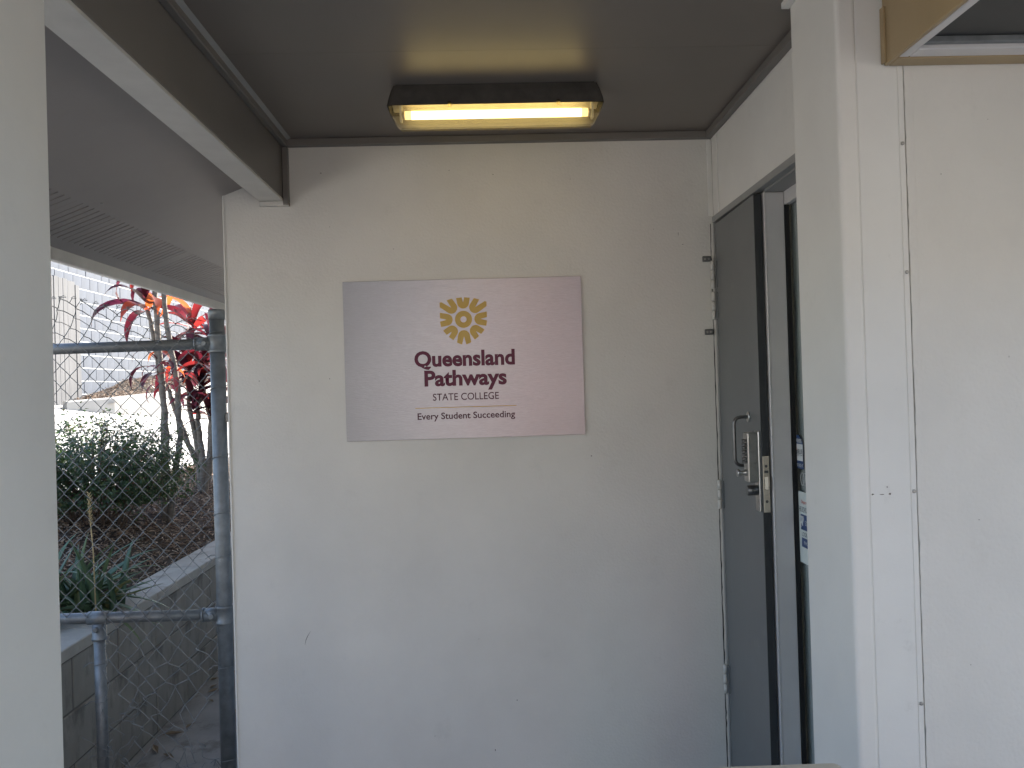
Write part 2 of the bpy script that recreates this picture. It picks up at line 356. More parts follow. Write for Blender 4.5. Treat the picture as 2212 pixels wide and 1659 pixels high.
MB().prism(crk+[(p[0]+.0012+.002*rnd.random()+.002*(1-i/100), p[1]) for i, p in reversed(list(enumerate(crk)))], 'y', 2.9792, 2.981).build('corner_crack', 'cavity', rw)
MB().tube([(-.714+.022*t, 2.9796, .545+.05*t**.6) for t in (0, .15, .35, .6, 1)], [.0003, .0008, .001, .0008, .0003], 4).build('scratch', 'chip_dark', rw)
for x, z, w, h in [(0.843, 1.224, 7, 4), (0.864, 1.223, 12, 2), (0.882, 1.224, 6, 7), (0.876, 1.239, 3, 4)]: blot(x, z, w, h, 1.7178, 'paint_chip', 'chip_dark', cl)
for x, z, w, h in [(1.02, 1.93, 4, 3), (1.16, 1.52, 3, 5), (1.08, 1.16, 5, 3), (1.21, .98, 4, 4), (1.05, .84, 3, 3), (1.13, 2.05, 3, 2)]: blot(x, z, w, h, 1.716, 'paint_chip', 'smear', fw)

# beam with pale underside, battens where it meets the wall
bm_ = _th('ceiling_beam', (-.79, 1.6, 2.2), 'grey-brown boxed beam with pale underside running out to the pillar', 'beam', None)
MB().box(-.832, -.745, .3, 2.9795, 2.2195, 2.5, .003).build('beam_box', 'taupe', bm_)
MB().box(-.835, -.7445, .3, 2.979, 2.209, 2.219, .0015).build('underside_board', 'beam_pale', bm_)
MB().box(-.744, -.7235, 2.955, 2.9792, 2.193, 2.4105, .0015).build('end_batten', 'taupe', bm_)
MB().box(-.834, -.7235, 2.958, 2.9792, 2.191, 2.2085, .0015).build('end_batten', 'beam_pale', bm_)
MB().box(-.99, -.955, 2.93, 2.9795, 2.322, 2.342, .003).build('batten_stub', 'beam_pale', bm_)
pl = _th('pillar', (-.79, 1.2, 0), 'off-white pillar under the end of the beam', 'pillar', None)
MB().box(-.85, -.73, .9, 1.351, -.25, 2.2085, .004, 2).build('shaft', 'board_white', pl)

# eave: raked lining with vent slots, fascia, roof
ev = _th('eave', (-1.2, 3, 2.1), 'raked grey-brown eave lining with rows of vent slots and a fascia board', 'eave', None)
K = .386
def sz(x): return 2.03 + K*(x+1.51)
lin = MB()
def sheet(x0, x1, y0, y1, th=.006):
    lin.prism([(x0, sz(x0)), (x1, sz(x1)), (x1, sz(x1)+th), (x0, sz(x0)+th)], 'y', y0, y1)
Y0, Y1, PITCH = .3, 9.5, .0365
sheet(-1.515, -1.4665, Y0, Y1); sheet(-1.2825, -.836, Y0, Y1)
y = Y0; i = 0
faint = {int((v-Y0)/PITCH) for v in (2.5, 2.54, 2.8, 3.0, 3.1, 3.46, 3.5)}
while y < Y1:
    g = .0012 if i in faint else .0075
    sheet(-1.4665, -1.2825, y+g/2, min(Y1, y+PITCH-g/2)); y += PITCH; i += 1
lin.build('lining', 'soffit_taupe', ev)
MB().prism([(-1.5, sz(-1.5)+.03), (-.84, sz(-.84)+.03), (-.84, sz(-.84)+.045), (-1.5, sz(-1.5)+.045)], 'y', Y0, Y1).build('roof_cavity', 'cavity', ev)
MB().box(-1.54, -1.5155, .3, 9.5, 1.984, 2.14, .002).build('fascia_board', 'beam_pale', ev)
for (x, yy) in ((-1.25, 2.62), (-1.34, 3.72)): MB().lathe([(.006, 0), (.004, -.003)], (x, yy, sz(x)-.0005), 'z', 8).build('nail_head', 'screw', ev)
rf = _th('roof', (.5, 4, 2.4), 'shallow pitched metal roof over the porch', 'roof', None)
MB().prism([(-1.62, sz(-1.62)+.10), (3.2, sz(3.2)+.10), (3.2, sz(3.2)+.14), (-1.62, sz(-1.62)+.14)], 'y', .1, 9.8).build('roof_slope', 'frame_grey', rf)
MB().prism([(3.2, sz(3.2)+.10), (8.0, sz(-1.6)+.10), (8.0, sz(-1.6)+.14), (3.2, sz(3.2)+.14)], 'y', .1, 9.8).build('roof_slope', 'frame_grey', rf)
MB().prism([(-.74, 2.5), (3.2, 2.5), (3.2, sz(3.2)+.099), (-.74, sz(-.74)+.099)], 'y', .2, .3).build('gable_board', 'beam_pale', rf)

# ================================================================== DOOR
HX, HY = .872, 2.962          # hinge line
dr = _th('door', (HX, HY, 0), 'dark grey narrow door leaf with pull handle and push-button lock, slightly ajar', 'door', None)
A = R(1.2)
DM = Matrix.Translation((HX, HY, 0)) @ Matrix.Rotation(-A, 4, 'Z')   # local: x = thickness (into wall), y = 0..-.47
def dpart(mb, name, m, parent=None):
    me = mb.mesh(name, m); me.transform(Matrix.Translation((-HX, -HY, 0)) @ DM)
    o = bpy.data.objects.new(name, me); col.objects.link(o); o.parent = parent or dr
    return o
W = .465
dpart(MB().box(.006, .032, -W, -.006, .015, 2.083, .0015), 'leaf', 'door_grey')
dpart(MB().box(.0065, .0315, -W-.0012, -W+.001, .016, 2.082), 'leaf_edge', 'door_edge_shade')
# pull handle
hy = -.345
pts = []
X0, XS = .006, -.044
def arc(cx, cz, r, a0, a1, n=6): return [(cx+r*math.cos(a0+(a1-a0)*i/n), hy, cz+r*math.sin(a0+(a1-a0)*i/n)) for i in range(n+1)]
pts = [(X0, hy, 1.364)] + arc(XS+.022, 1.342, .022, math.pi/2, math.pi) + arc(XS+.022, 1.224, .022, math.pi, 1.5*math.pi) + [(X0, hy, 1.202)]
h = dpart(MB().tube(pts, .0058, 10), 'pull_handle', 'dark_steel')
for z in (1.364, 1.202): dpart(MB().lathe([(.018, 0), (.018, -.003), (.012, -.005)], (X0, hy, z), 'x', 18), 'rose', 'steel', h)
# push button lock
ly0, ly1 = -W+.004, -W+.052
lk = dpart(MB().box(-.002, .006, ly0-.001, ly1-.004, 1.062, 1.322, .002), 'lock_backplate', 'steel')
dpart(MB().box(-.036, -.002, ly0, ly1, 1.158, 1.318, .004, 2), 'lock_body', 'steel', lk)
for i in range(7):
    for q in (0, 1): dpart(MB().lathe([(.0045, 0), (.0045, -.008), (.003, -.009)], (-.036, ly0+.014+.02*q, 1.292-i*.0115), 'x', 10), 'push_button', 'dark_steel', lk)
dpart(MB().lathe([(.011, 0), (.010, -.004), (.006, -.01), (.006, -.018), (.0125, -.024), (.0125, -.029), (.008, -.031)], (-.036, ly0+.022, 1.188), 'x', 18), 'turn_knob', 'steel', lk)
dpart(MB().lathe([(.0165, 0), (.0165, -.032), (.014, -.034)], (-.002, ly0+.022, 1.130), 'x', 20), 'key_cylinder', 'dark_steel', lk)
# latch plate on the edge of the leaf
fp = dpart(MB().box(.0085, .0295, -W-.0034, -W-.0008, 1.062, 1.242, .001), 'latch_plate', 'cream_plate')
dpart(MB().prism([(.013, -W-.0035), (.026, -W-.0035), (.026, -W-.014), (.021, -W-.014)], 'z', 1.136, 1.176), 'latch_bolt', 'cream_plate', fp)
dpart(MB().box(.0125, .0165, -W-.004, -W-.0032, 1.135, 1.168), 'bolt_slot', 'seal_black', fp)
dpart(MB().box(.012, .025, -W-.0055, -W-.0032, 1.188, 1.196), 'bolt_slot', 'dark_steel', fp)
for z in (1.21, 1.097): dpart(MB().lathe([(.0048, 0), (.0042, -.0012)], (.019, -W-.0033, z), 'y', 12), 'screw_head', 'dark_steel', fp)
# hinges: knuckles on the hinge line
def hinge(z0, z1, n=3):
    hh = dpart(MB().box(.001, .006, -.02, -.006, z0+.004, z1-.004), 'hinge', 'door_grey')
    for k in range(n):
        a, b = z0+(z1-z0)*k/n+.0012, z0+(z1-z0)*(k+1)/n-.0012
        dpart(MB().cyl((-.0075, -.003, a), (-.0075, -.003, b), .0072, 10), 'knuckle', 'painted_hinge', hh)
for a, b in ((1.838, 1.946), (1.721, 1.828), (1.004, 1.115), (.307, .418)): hinge(a, b)
for z in (1.955, 1.676):
    t = dpart(MB().box(-.041, -.008, .0085, .0125, z-.0105, z+.0105, .003, 2), 'wall_tab', 'dark_steel')
    for dx in (-.031, -.017): dpart(MB().lathe([(.0045, 0), (.003, -.002)], (dx, .0083, z), 'y', 10), 'screw_head', 'screw', t)

# door frame
df_ = _th('door_frame', (.92, 2.4, 0), 'grey metal door frame with an upright silver jamb', 'door frame', None)
MB().box(.8745, .9, 1.97, 2.9785, 2.092, 2.116, .0015).build('head_rail', 'frame_grey', df_)
MB().box(.9002, .965, 1.97, 2.49, 2.087, 2.1162, .001).build('head_soffit', 'frame_grey', df_)
MB().box(.9652, 1.0, 1.97, 2.495, 2.045, 2.1, .0015).build('inner_head', 'aluminium', df_)
MB().box(.9042, .964, 2.487, 2.60, 0, 2.0865, .002).build('jamb', 'aluminium', df_)
MB().box(.8985, .9040, 2.4855, 2.56, 0, 2.0868, .001).build('jamb_bead', 'aluminium', df_)
MB().box(.8772, .896, 2.9645, 2.979, 0, 2.0915).build('hinge_jamb', 'frame_grey', df_)
MB().box(.905, .93, 2.6, 2.98, 0, 2.09).build('dark_rebate', 'interior_dark', df_)
# glazed panel beside the jamb
gd = _th('glass_door', (.98, 2.2, 0), 'glazed inner door with a grey curtain behind it and a black edge seal', 'glass door', None)
MB().box(.9642, .979, 2.484, 2.52, .02, 2.0448).build('edge_seal', 'seal_black', gd)
MB().box(.98, .986, 1.99, 2.5, .05, 2.044).build('pane', 'pane', gd)
cur = [(.9905+.0022*math.sin(i*.9)+.001*math.sin(i*2.3), 2.499-i*.0085) for i in range(60)]
MB().prism(cur+[(p[0]+.002, p[1]) for p in reversed(cur)], 'z', .04, 2.044).build('curtain', 'blind', gd)
MB().box(1.25, 1.26, 2.01, 2.97, 0, 2.2).build('inner_screen', 'interior_dark', gd)
GX = .9795
def gfn(e): return lambda u, v: Vector((GX-e, u, v))    # u already in world Y (text runs towards smaller Y)
def gtext(body, y0, y1, z0, z1, m, parent, e=.0008, bold=0):
    me = text_mesh(body, (0, 1, z0, z1), lambda u, v: Vector((GX-e, y0+(y1-y0)*u, v)), m, 'lettering', bold)
    o = put('lettering', me, parent); return o
st = _th('warning_sticker', (GX, 2.47, 1.25), 'blue and white warning sticker with a clipped corner on the glass', 'sticker', None)
def flat(pts, e, name, m, parent): 
    return MB().prism([(p[0], p[1]) for p in pts], 'x', GX-e, GX-e+.0003).build(name, m, parent)
flat([(2.499, 1.308), (2.468, 1.308), (2.436, 1.286), (2.436, 1.202), (2.499, 1.202)], .0006, 'backing', 'sticker_blue', st)
flat([(2.4985, 1.28), (2.4365, 1.28), (2.4365, 1.227), (2.4985, 1.227)], .0010, 'white_band', 'sticker_white', st)
flat([(2.494, 1.272), (2.486, 1.272), (2.483, 1.262), (2.486, 1.252), (2.494, 1.252)], .0013, 'red_mark', 'print_orange', st)
gtext('WARNING', 2.4975, 2.444, 1.2835, 1.297, 'sticker_white', st, .0012, .01)
gtext('dBLUE', 2.484, 2.438, 1.249, 1.264, 'print_dark', st, .0014, .01)
gtext('SECURITY SYSTEMS', 2.49, 2.438, 1.242, 1.247, 'print_dark', st, .0014)
gtext('1300 382 47', 2.494, 2.438, 1.208, 1.218, 'sticker_white', st, .0012, .01)
rg = _th('ring_mark', (GX, 2.44, 1.17), 'row of three pale linked rings marked on the glass', 'ring mark', None)
for k in range(3):
    cy = 2.447-.019*k
    MB().tube([(GX-.0006, cy+.0145*math.cos(a*math.pi/16), 1.171+.0195*math.sin(a*math.pi/16)) for a in range(32)], .0011, 4, closed=True).build('ring', 'ring_white', rg)
po = _th('school_notice', (GX, 2.43, 1.02), 'pale notice with red, black and blue print on the glass below the rings', 'notice', None)
flat([(2.4985, 1.13), (2.34, 1.13), (2.34, .905), (2.4985, .905)], .0006, 'paper', 'sticker_paper', po)
gtext('Departm', 2.463, 2.408, 1.09, 1.104, 'print_red', po, .001, .006)
gtext('THIS SCHOOL', 2.488, 2.403, 1.066, 1.083, 'print_dark', po, .001)
flat([(2.470, 1.059), (2.36, 1.059), (2.36, 1.010), (2.470, 1.010)], .0009, 'blue_panel', 'sticker_blue', po)
gtext('SCH', 2.436, 2.404, 1.026, 1.042, 'sticker_white', po, .0013, .006)
MB().tube([(GX-.0013, 2.464-.006*math.sin(t*.55), 1.053-.0036*t) for t in range(11)], .0022, 4).build('emblem', 'sticker_white', po)
MB().tube([(GX-.0013, 2.452-.004*math.sin(t*.6), 1.053-.0030*t) for t in range(11)], .0022, 4).build('emblem', 'sticker_white', po)
gtext('LOOK • L', 2.462, 2.404, .990, 1.004, 'print_dark', po, .001)
flat([(2.466, .985), (2.36, .985), (2.36, .956), (2.466, .956)], .0009, 'blue_panel', 'sticker_blue', po)
gtext('PHON', 2.448, 2.404, .965, .976, 'sticker_white', po, .0013, .006)

# ================================================================== SIGN
sg = _th('wall_sign', (-.0855, 2.977, 1.6), 'brushed metal college sign with gold emblem and maroon lettering', 'sign', None)
SX0, SX1, SZ0, SZ1, SY = -.535, .364, 1.3015, 1.902, 2.9725
MB().box(SX0, SX1, SY, SY+.0045, SZ0, SZ1, .0006).build('sign_panel', 'brushed', sg)
MB().box(SX0+.03, SX1-.03, SY+.0046, 2.9798, SZ0+.03, SZ1-.03).build('mounting_tape', 'seal_black', sg)
# sheet-metal face coordinates measured on the panel: (0..1, 0..1) from its top left corner
C4 = [(105, 132), (2072, 75), (2115, 1388), (142, 1450)]
def homography(src):
    # unit square -> quad; returns inverse mapping quad -> unit square
    (x0, y0), (x1, y1), (x2, y2), (x3, y3) = src
    dx1, dx2, sx = x1-x2, x3-x2, x0-x1+x2-x3; dy1, dy2, sy = y1-y2, y3-y2, y0-y1+y2-y3
    den = dx1*dy2-dx2*dy1; g = (sx*dy2-dx2*sy)/den; hh = (dx1*sy-sx*dy1)/den
    H = Matrix(((x1-x0+g*x1, x3-x0+hh*x3, x0), (y1-y0+g*y1, y3-y0+hh*y3, y0), (g, hh, 1)))
    return H.inverted()
HI = homography(C4)
def s2(px, py):
    v = HI @ Vector((px, py, 1)); u, w = v.x/v.z, v.y/v.z
    return SX0+u*(SX1-SX0), SZ1-w*(SZ1-SZ0)
def sfn(e): return lambda u, v: Vector((u, SY-e, v))
def stext(body, l, r, t, b, m, bold):
    """l, r: ends of the word; t, b: its top and foot at mid-word"""
    mx, my = (l+r)/2, (t+b)/2; k = -.0285
    u0, u1 = s2(l, my+k*(l-mx))[0], s2(r, my+k*(r-mx))[0]
    v1, v0 = s2(mx, t)[1], s2(mx, b)[1]
    put('lettering', text_mesh(body, (u0, u1, v0, v1), sfn(.0006), m, 'lettering', bold), sg)
stext('Queensland', 697, 1527, 690, 847, 'maroon', .035)
stext('Pathways', 780, 1460, 852, 1024, 'maroon', .035)
stext('STATE COLLEGE', 850, 1395, 1044, 1103, 'maroon_dark', .006)
stext('Every Student Succeeding', 724, 1530, 1202, 1274, 'maroon_dark', .016)
(u0, v0), (u1, v1) = s2(706, 1172), s2(1541, 1150)
vm = (v0+v1)/2
MB().box(u0, u1, SY-.0006, SY-.0003, vm-.0012, vm+.0012).build('rule_line', 'gold', sg)
ecx, ecz = s2(1102, 437); EU = (s2(1294, 431)[0]-s2(910, 443)[0])/384
shield = [(-194, 142), (-100, 172), (0, 184), (100, 172), (194, 142), (194, -20), (186, -62), (165, -98), (130, -138), (82, -176), (45, -198), (0, -214), (-45, -198), (-82, -176), (-130, -138), (-165, -98), (-186, -62), (-194, -20)]
def clip(poly, conv):
    n = len(conv)
    for i in range(n):
        a, b = conv[i], conv[(i+1) % n]; out = []
        f = lambda p: (b[0]-a[0])*(p[1]-a[1])-(b[1]-a[1])*(p[0]-a[0])
        for j in range(len(poly)):
            p, q = poly[j], poly[(j+1) % len(poly)]; fp_, fq = f(p), f(q)
            if fp_ <= 0: out.append(p)
            if fp_*fq < 0: t = fp_/(fp_-fq); out.append((p[0]+t*(q[0]-p[0]), p[1]+t*(q[1]-p[1])))
        poly = out
    return poly
em = MB().box(ecx-.0001, ecx+.0001, SY-.0003, SY-.0001, ecz-.0001, ecz+.0001).build('emblem', 'gold', sg)
def eflat(poly):
    b = bmesh.new(); vs = [b.verts.new((ecx+p[0]*EU, SY-.0006, ecz+p[1]*EU)) for p in poly]
    bmesh.ops.remove_doubles(b, verts=b.verts, dist=1e-7); 
    b2 = MB(); b2.bm.free(); b2.bm = b
    return b2
for k in range(8):
    th = math.pi/2 + k*math.pi/4
    rc_, br = 139, 50
    for sgn in (1, -1):      # the two halves of one petal share the notch
        half = [(rc_-br, 0)] + [(rc_-br*math.cos(a), sgn*br*math.sin(a)) for a in [i*math.pi/20 for i in range(1, 10)]]
        half += [(290, sgn*76), (290, sgn*38), (rc_+2, 0)]
        P = [(r_*math.cos(th)-t*math.sin(th), r_*math.sin(th)+t*math.cos(th)) for r_, t in half]
        P = clip(P, shield)
        if len(P) < 3: continue
        b = bmesh.new()
        f = b.faces.new([b.verts.new((ecx+p[0]*EU, SY-.0006, ecz+p[1]*EU)) for p in P])
        bmesh.ops.triangulate(b, faces=[f]); mb = MB(); mb.bm.free(); mb.bm = b
        mb.build('petal', 'gold', em)
ring = MB(); n = 40
for i in range(n):
    a, b = 2*math.pi*i/n, 2*math.pi*(i+1)/n
    ring.quad(*[(ecx+r_*EU*math.cos(t), SY-.0006, ecz+r_*EU*math.sin(t)) for r_, t in ((25, a), (71, a), (71, b), (25, b))])
ring.build('centre_ring', 'gold', em)

# ================================================================== LIGHT FITTING
lf = _th('light_fitting', (.05, 2.51, 2.44), 'lit fluorescent fitting with grimy dark housing and clear cover on the ceiling', 'light', None)
LX0, LX1 = -.285, .385
b = bmesh.new()
def ring_at(x0, x1, y0, y1, z): return [b.verts.new(p) for p in ((x0, y0, z), (x1, y0, z), (x1, y1, z), (x0, y1, z))]
lv = [(-.268, .370, 2.456, 2.548, 2.4392), (-.277, .379, 2.4535, 2.5505, 2.42), (-.286, .388, 2.452, 2.552, 2.392), (-.289, .391, 2.4505, 2.5535, 2.3745), (-.285, .387, 2.4545, 2.5495, 2.3745), (-.281, .383, 2.4565, 2.5475, 2.392)]
rs = [ring_at(*v) for v in lv]
for A_, B_ in zip(rs, rs[1:]):
    for q in range(4): b.faces.new((A_[q], A_[(q+1) % 4], B_[(q+1) % 4], B_[q]))
b.faces.new(rs[0])
bmesh.ops.bevel(b, geom=[e for e in b.edges if abs(e.verts[0].co.z-e.verts[1].co.z) > .005], offset=.008, segments=3, affect='EDGES')
mb = MB(); mb.bm.free(); mb.bm = b; mb.build('housing', 'fitting_dark', lf)
tray = MB().prism([(2.4575, 2.394), (2.4575, 2.384), (2.4595, 2.384), (2.472, 2.391), (2.532, 2.391), (2.544, 2.384), (2.546, 2.384), (2.546, 2.394)], 'x', -.278, .38)
tray.build('reflector_tray', 'fitting_tray', lf)
TY, TZ = 2.484, 2.3525
MB().cyl((-.216, TY, TZ), (.322, TY, TZ), .013, 20).build('tube', 'tube_glow', lf)
for x0, x1 in ((-.236, -.216), (.322, .342)): MB().cyl((x0, TY, TZ), (x1, TY, TZ), .013, 20).build('tube_end', 'tube_end', lf)
for x0, x1 in ((-.246, -.236), (.342, .352)): MB().cyl((x0, TY, TZ), (x1, TY, TZ), .0128, 20).build('tube_cap', 'steel', lf)
for x in (-.252, .352): MB().box(x, x+.008, TY-.013, TY+.013, TZ-.02, 2.39, .002).build('lamp_holder', 'lamp_holder', lf)
# clear cover: shell bulging below the lip
b = bmesh.new()
prof = [(2.4515, 2.373), (2.4515, 2.352), (2.455, 2.334), (2.462, 2.322), (2.472, 2.318), (2.512, 2.318), (2.528, 2.322), (2.541, 2.334), (2.549, 2.350), (2.5525, 2.373)]
xs = [(-.286, 0), (-.283, .25), (-.272, .62), (-.262, .9), (-.255, 1), (.357, 1), (.364, .9), (.374, .62), (.385, .25), (.388, 0)]
grid = []
for x, f_ in xs:
    row = []
    for yy, zz in prof:
        row.append(b.verts.new((x, yy, 2.373+(zz-2.373)*max(f_, .02))))
    grid.append(row)
for i in range(len(xs)-1):
    for j in range(len(prof)-1):
        f = b.faces.new((grid[i][j], grid[i+1][j], grid[i+1][j+1], grid[i][j+1])); f.smooth = True
mb = MB(); mb.bm.free(); mb.bm = b; mb.build('clear_cover', 'clear_cover', lf)
MB().box(-.252, .354, 2.5125, 2.5155, 2.313, 2.3175).build('cover_rib', 'clear_cover', lf)
for x in (-.1, .24): MB().box(x, x+.012, 2.4475, 2.4502, 2.366, 2.384, .001).build('cover_clip', 'clear_cover', lf)

# ================================================================== OVERHEAD BOX AT RIGHT
ob = _th('overhead_box', (1.4, 1.6, 2.28), 'tan overhead box on the wall with a silver-framed dark panel underneath', 'box', None)
MB().box(.898, .908, .6, 1.714, 2.172, 2.33, .0015).build('side_panel', 'tan_paint', ob)
MB().box(.8925, .8975, 1.70, 1.7160, 2.176, 2.299, .001).build('side_flange', 'tan_paint', ob)
MB().box(.9085, 2.2, 1.672, 1.714, 2.1715, 2.33, .0015).build('rear_rail', 'tan_paint', ob)
MB().box(.9085, .931, .6, 1.6715, 2.1735, 2.19, .002).build('trim', 'aluminium', ob)
MB().box(.9315, 2.2, 1.632, 1.6715, 2.1735, 2.19, .002).build('trim', 'aluminium', ob)
MB().box(.9315, .9385, .6, 1.6315, 2.182, 2.194, .001).build('trim_bead', 'galvanised', ob)
MB().box(.939, 2.2, 1.615, 1.6315, 2.182, 2.194, .001).build('trim_bead', 'galvanised', ob)
MB().box(.9085, 2.2, .6, 1.671, 2.1945, 2.202).build('panel', 'dark_panel', ob)
MB().box(.9085, 2.2, .6, 1.671, 2.25, 2.32).build('box_core', 'dark_panel', ob)

# cream cabinet whose rounded top just shows at the bottom of the view
cb = _th('cream_cabinet', (.46, 1.26, 0), 'cream plastic cabinet top with a rounded corner in front of the column', 'cabinet', None)
prof = [(.36, .02), (.36, .77)]+[(.36+.024-.024*math.cos(a), .770+.024*math.sin(a)) for a in [i*math.pi/12 for i in range(1, 7)]]
prof += [(.596+.024*math.sin(a), .768+.024*math.cos(a)) for a in [i*math.pi/12 for i in range(0, 7)]]+[(.62, .02)]
MB().prism(prof, 'y', 1.12, 1.4).build('cabinet_shell', 'cream_plastic', cb)
MB().box(.37, .61, 1.13, 1.39, .0, .0195).build('plinth', 'dark_panel', cb)

# ================================================================== CHAIN LINK FENCE
FY = 3.12
fe = _th('chain_link_fence', (-1.3, FY, -.22), 'galvanised pipe and chain-link fence with torn lower wire beside the wall', 'fence', None)
MB().cyl((-1.056, FY, -.24), (-1.056, FY, 1.815), .029, 24).build('post', 'galvanised', fe)
MB().lathe([(.0315, -.03), (.0325, 0), (.030, .008), (.012, .011)], (-1.056, FY, 1.818), 'z', 24).build('post_cap', 'galvanised', fe)
MB().cyl((-2.25, FY+.02, 1.687), (-1.075, FY, 1.694), .0212, 18).build('rail', 'galvanised', fe)
MB().cyl((-2.25, FY+.01, .641), (-1.075, FY, .634), .0212, 18).build('rail', 'galvanised', fe)
MB().cyl((-1.537, FY, -.24), (-1.541, FY, .612), .0212, 18).build('post', 'galvanised', fe)
MB().cyl((-2.25, FY+.02, .5), (-2.25, FY+.02, 1.8), .026, 18).build('post', 'galvanised', fe)
for z in (1.694, .634):
    c = MB().lathe([(.0335, -.036), (.035, -.033), (.035, -.026), (.033, -.024), (.033, .024), (.035, .026), (.035, .033), (.0335, .036)], (-1.056, FY, z), 'z', 24).build('rail_clamp', 'galvanised', fe)
    MB().cyl((-1.135, FY, z), (-1.078, FY, z), .0262, 18).build('collar', 'galvanised', c)
    MB().cyl((-1.140, FY, z), (-1.133, FY, z), .0285, 18).build('collar', 'galvanised', c)
    MB().lathe([(.0125, 0), (.0125, -.009), (.009, -.012)], (-1.098, FY-.0235, z), 'y', 6).build('bolt_head', 'galvanised', c)
c = MB().lathe([(.0255, -.085), (.028, -.084), (.028, -.075), (.0258, -.073), (.0258, -.02)], (-1.541, FY, .638), 'z', 20).build('tee_clamp', 'galvanised', fe)
MB().cyl((-1.580, FY, .638), (-1.502, FY, .638), .0258, 18).build('collar', 'galvanised', c)
MB().lathe([(.011, 0), (.011, -.009), (.008, -.012)], (-1.541, FY-.024, .600), 'y', 6).build('bolt_head', 'galvanised', c)
MB().box(-1.03, -.9705, FY-.012, FY+.012, 1.385, 1.42, .002).build('wall_bracket', 'dark_steel', fe)
# woven wire: each wire zigzags between two columns and hooks round its neighbour
aw, bw = .0375, .0405
wire = MB(); torn = MB()
def warp(x, z):
    """sag, lean-over of the free top edge, general unevenness"""
    n1 = noise.noise(Vector((x*3.1, z*2.3, 1.7)))*.012; n2 = noise.noise(Vector((x*2.7, z*3.3, 8.2)))*.010
    y = FY-.026
    X, Z = x+n1*.6, z+n2*.6
    if z > 1.69:
        t = z-1.69; hump = .5+.28*math.sin(x*6.1+4.1)+.1*math.sin(x*15)
        Z = 1.69+t*hump+n2*.5; y = FY-.026-t*.75; X = x+.10*t*math.sin(z*18+x*7)+n1
    return X, y, Z
def woven(x_lo, x_hi, z_lo, z_hi, mb, jit=0, drop=None, wrp=warp, rad=.00155):
    k0, k1 = math.floor(x_lo/aw), math.ceil(x_hi/aw); j0, j1 = math.floor(z_lo/bw), math.ceil(z_hi/bw)
    for k in range(k0, k1):
        seg = []
        for j in range(j0, j1+1):
            side = (j+k) % 2
            x = (k+side)*aw; z = j*bw
            if x < x_lo-1e-3 or x > x_hi+1e-3: x = min(max(x, x_lo), x_hi)
            X, y, Z = wrp(x, z)
            # hook: pass the node, small turn in depth
            s_ = .0022 if side else -.0022
            jx, jz = (rnd.gauss(0, jit), rnd.gauss(0, jit)) if jit else (0, 0)
            P = [(X-s_*1.2+jx, y+s_, Z-.0045+jz), (X+s_*1.2+jx, y+.0004, Z+jz), (X-s_*1.2+jx, y-s_, Z+.0045+jz)]
            if drop and drop(x, z):
                if len(seg) > 3: mb.tube(seg, rad, 4, smooth=True)
                seg = []; continue
            # slight bow between nodes
            if seg:
                a_, b_ = Vector(seg[-1]), Vector(P[0]); mid = (a_+b_)/2
                bow = .0035*(1 if side else -1) if z > 1.69 else .001
                seg.append((mid.x+bow, mid.y, mid.z+ (.006 if z > 1.69 else .0005)))
            seg += P
        if len(seg) > 3: mb.tube(seg, rad, 4, smooth=True)
woven(-2.22, -1.09, .655, 1.90, wire)
for k in range(30):    # twisted barb ends along the top edge
    x = -2.22+k*aw+aw/2
    if x > -1.1: break
    X, y, Z = warp(x, 1.90)
    wire.tube([(X-.014, y, Z-.012), (X-.004, y-.003, Z+.002), (X+.010, y+.003, Z+.004), (X+.002, y-.002, Z+.010), (X-.010, y+.002, Z+.004)], .0015, 4)
def low_warp(x, z):
    t = max(0, (.63-z))
    n1 = noise.noise(Vector((x*6, z*5, 3.3)))*.05*min(1, t*2.2); n2 = noise.noise(Vector((x*5, z*6, 6.1)))*.05*min(1, t*2.2)
    pull = .12*t*max(0, (x+1.54)/.46)
    return x+n1+pull*.25, FY-.024-abs(n2)*.6+.03*math.sin(z*14+x*9)*min(1, t), z+n2-.12*t*abs(noise.noise(Vector((x*9, 2.2, 1))))
def low_drop(x, z):
    if z > .48: return False
    e = min(x+1.54, -1.09-x)
    if e < .05 and z < .42: return rnd.random() < .75
    if z < .1: return rnd.random() < .22
    return rnd.random() < .035
woven(-1.515, -1.085, -.16, .655, torn, .004, low_drop, low_warp, .0016)
# loose ends and crumpled wire near the posts
for k in range(26):
    if k < 9: p = Vector((-1.515+rnd.random()*.08, FY-.03, .05+.4*rnd.random()))
    elif k < 22: p = Vector((-1.20+rnd.random()*.12, FY-.03, -.18+.26*rnd.random()))
    else: p = Vector((-1.42+.3*rnd.random(), FY-.03, -.12+.1*rnd.random()))
    pts = [p.copy()]; d = Vector((rnd.gauss(0, 1), rnd.gauss(0, .35), rnd.gauss(0, 1))).normalized()
    for i in range(rnd.randint(3, 6)):
        d = (d*.5+Vector((rnd.gauss(0, .8), rnd.gauss(0, .25), rnd.gauss(0, .9)))).normalized()
        p = p+d*.032; p.x = min(p.x, -1.09); pts.append(p.copy())
    torn.tube(pts, .0014, 4)
wire.build('woven_wire', 'wire', fe, kind='stuff')
torn.build('torn_wire', 'wire', fe, kind='stuff')
def tie(x, z, r):
    pts = [(x+r*math.cos(a*math.pi/8), FY+r*math.sin(a*math.pi/8), z+.004*math.sin(a*.7)+.008*math.cos(a*math.pi/8)) for a in range(17)]
    pts += [(x-r-.012, FY-.012, z+.008), (x-r-.03, FY-.026, z-.004)]
    MB().tube(pts, .0016, 4).build('tie_wire', 'wire', fe)
for z in (1.735, 1.52, 1.25, 1.03, .86, .43, .07): tie(-1.056, z, .0312)
for z in (.46, .31, .10): tie(-1.539, z, .0232)

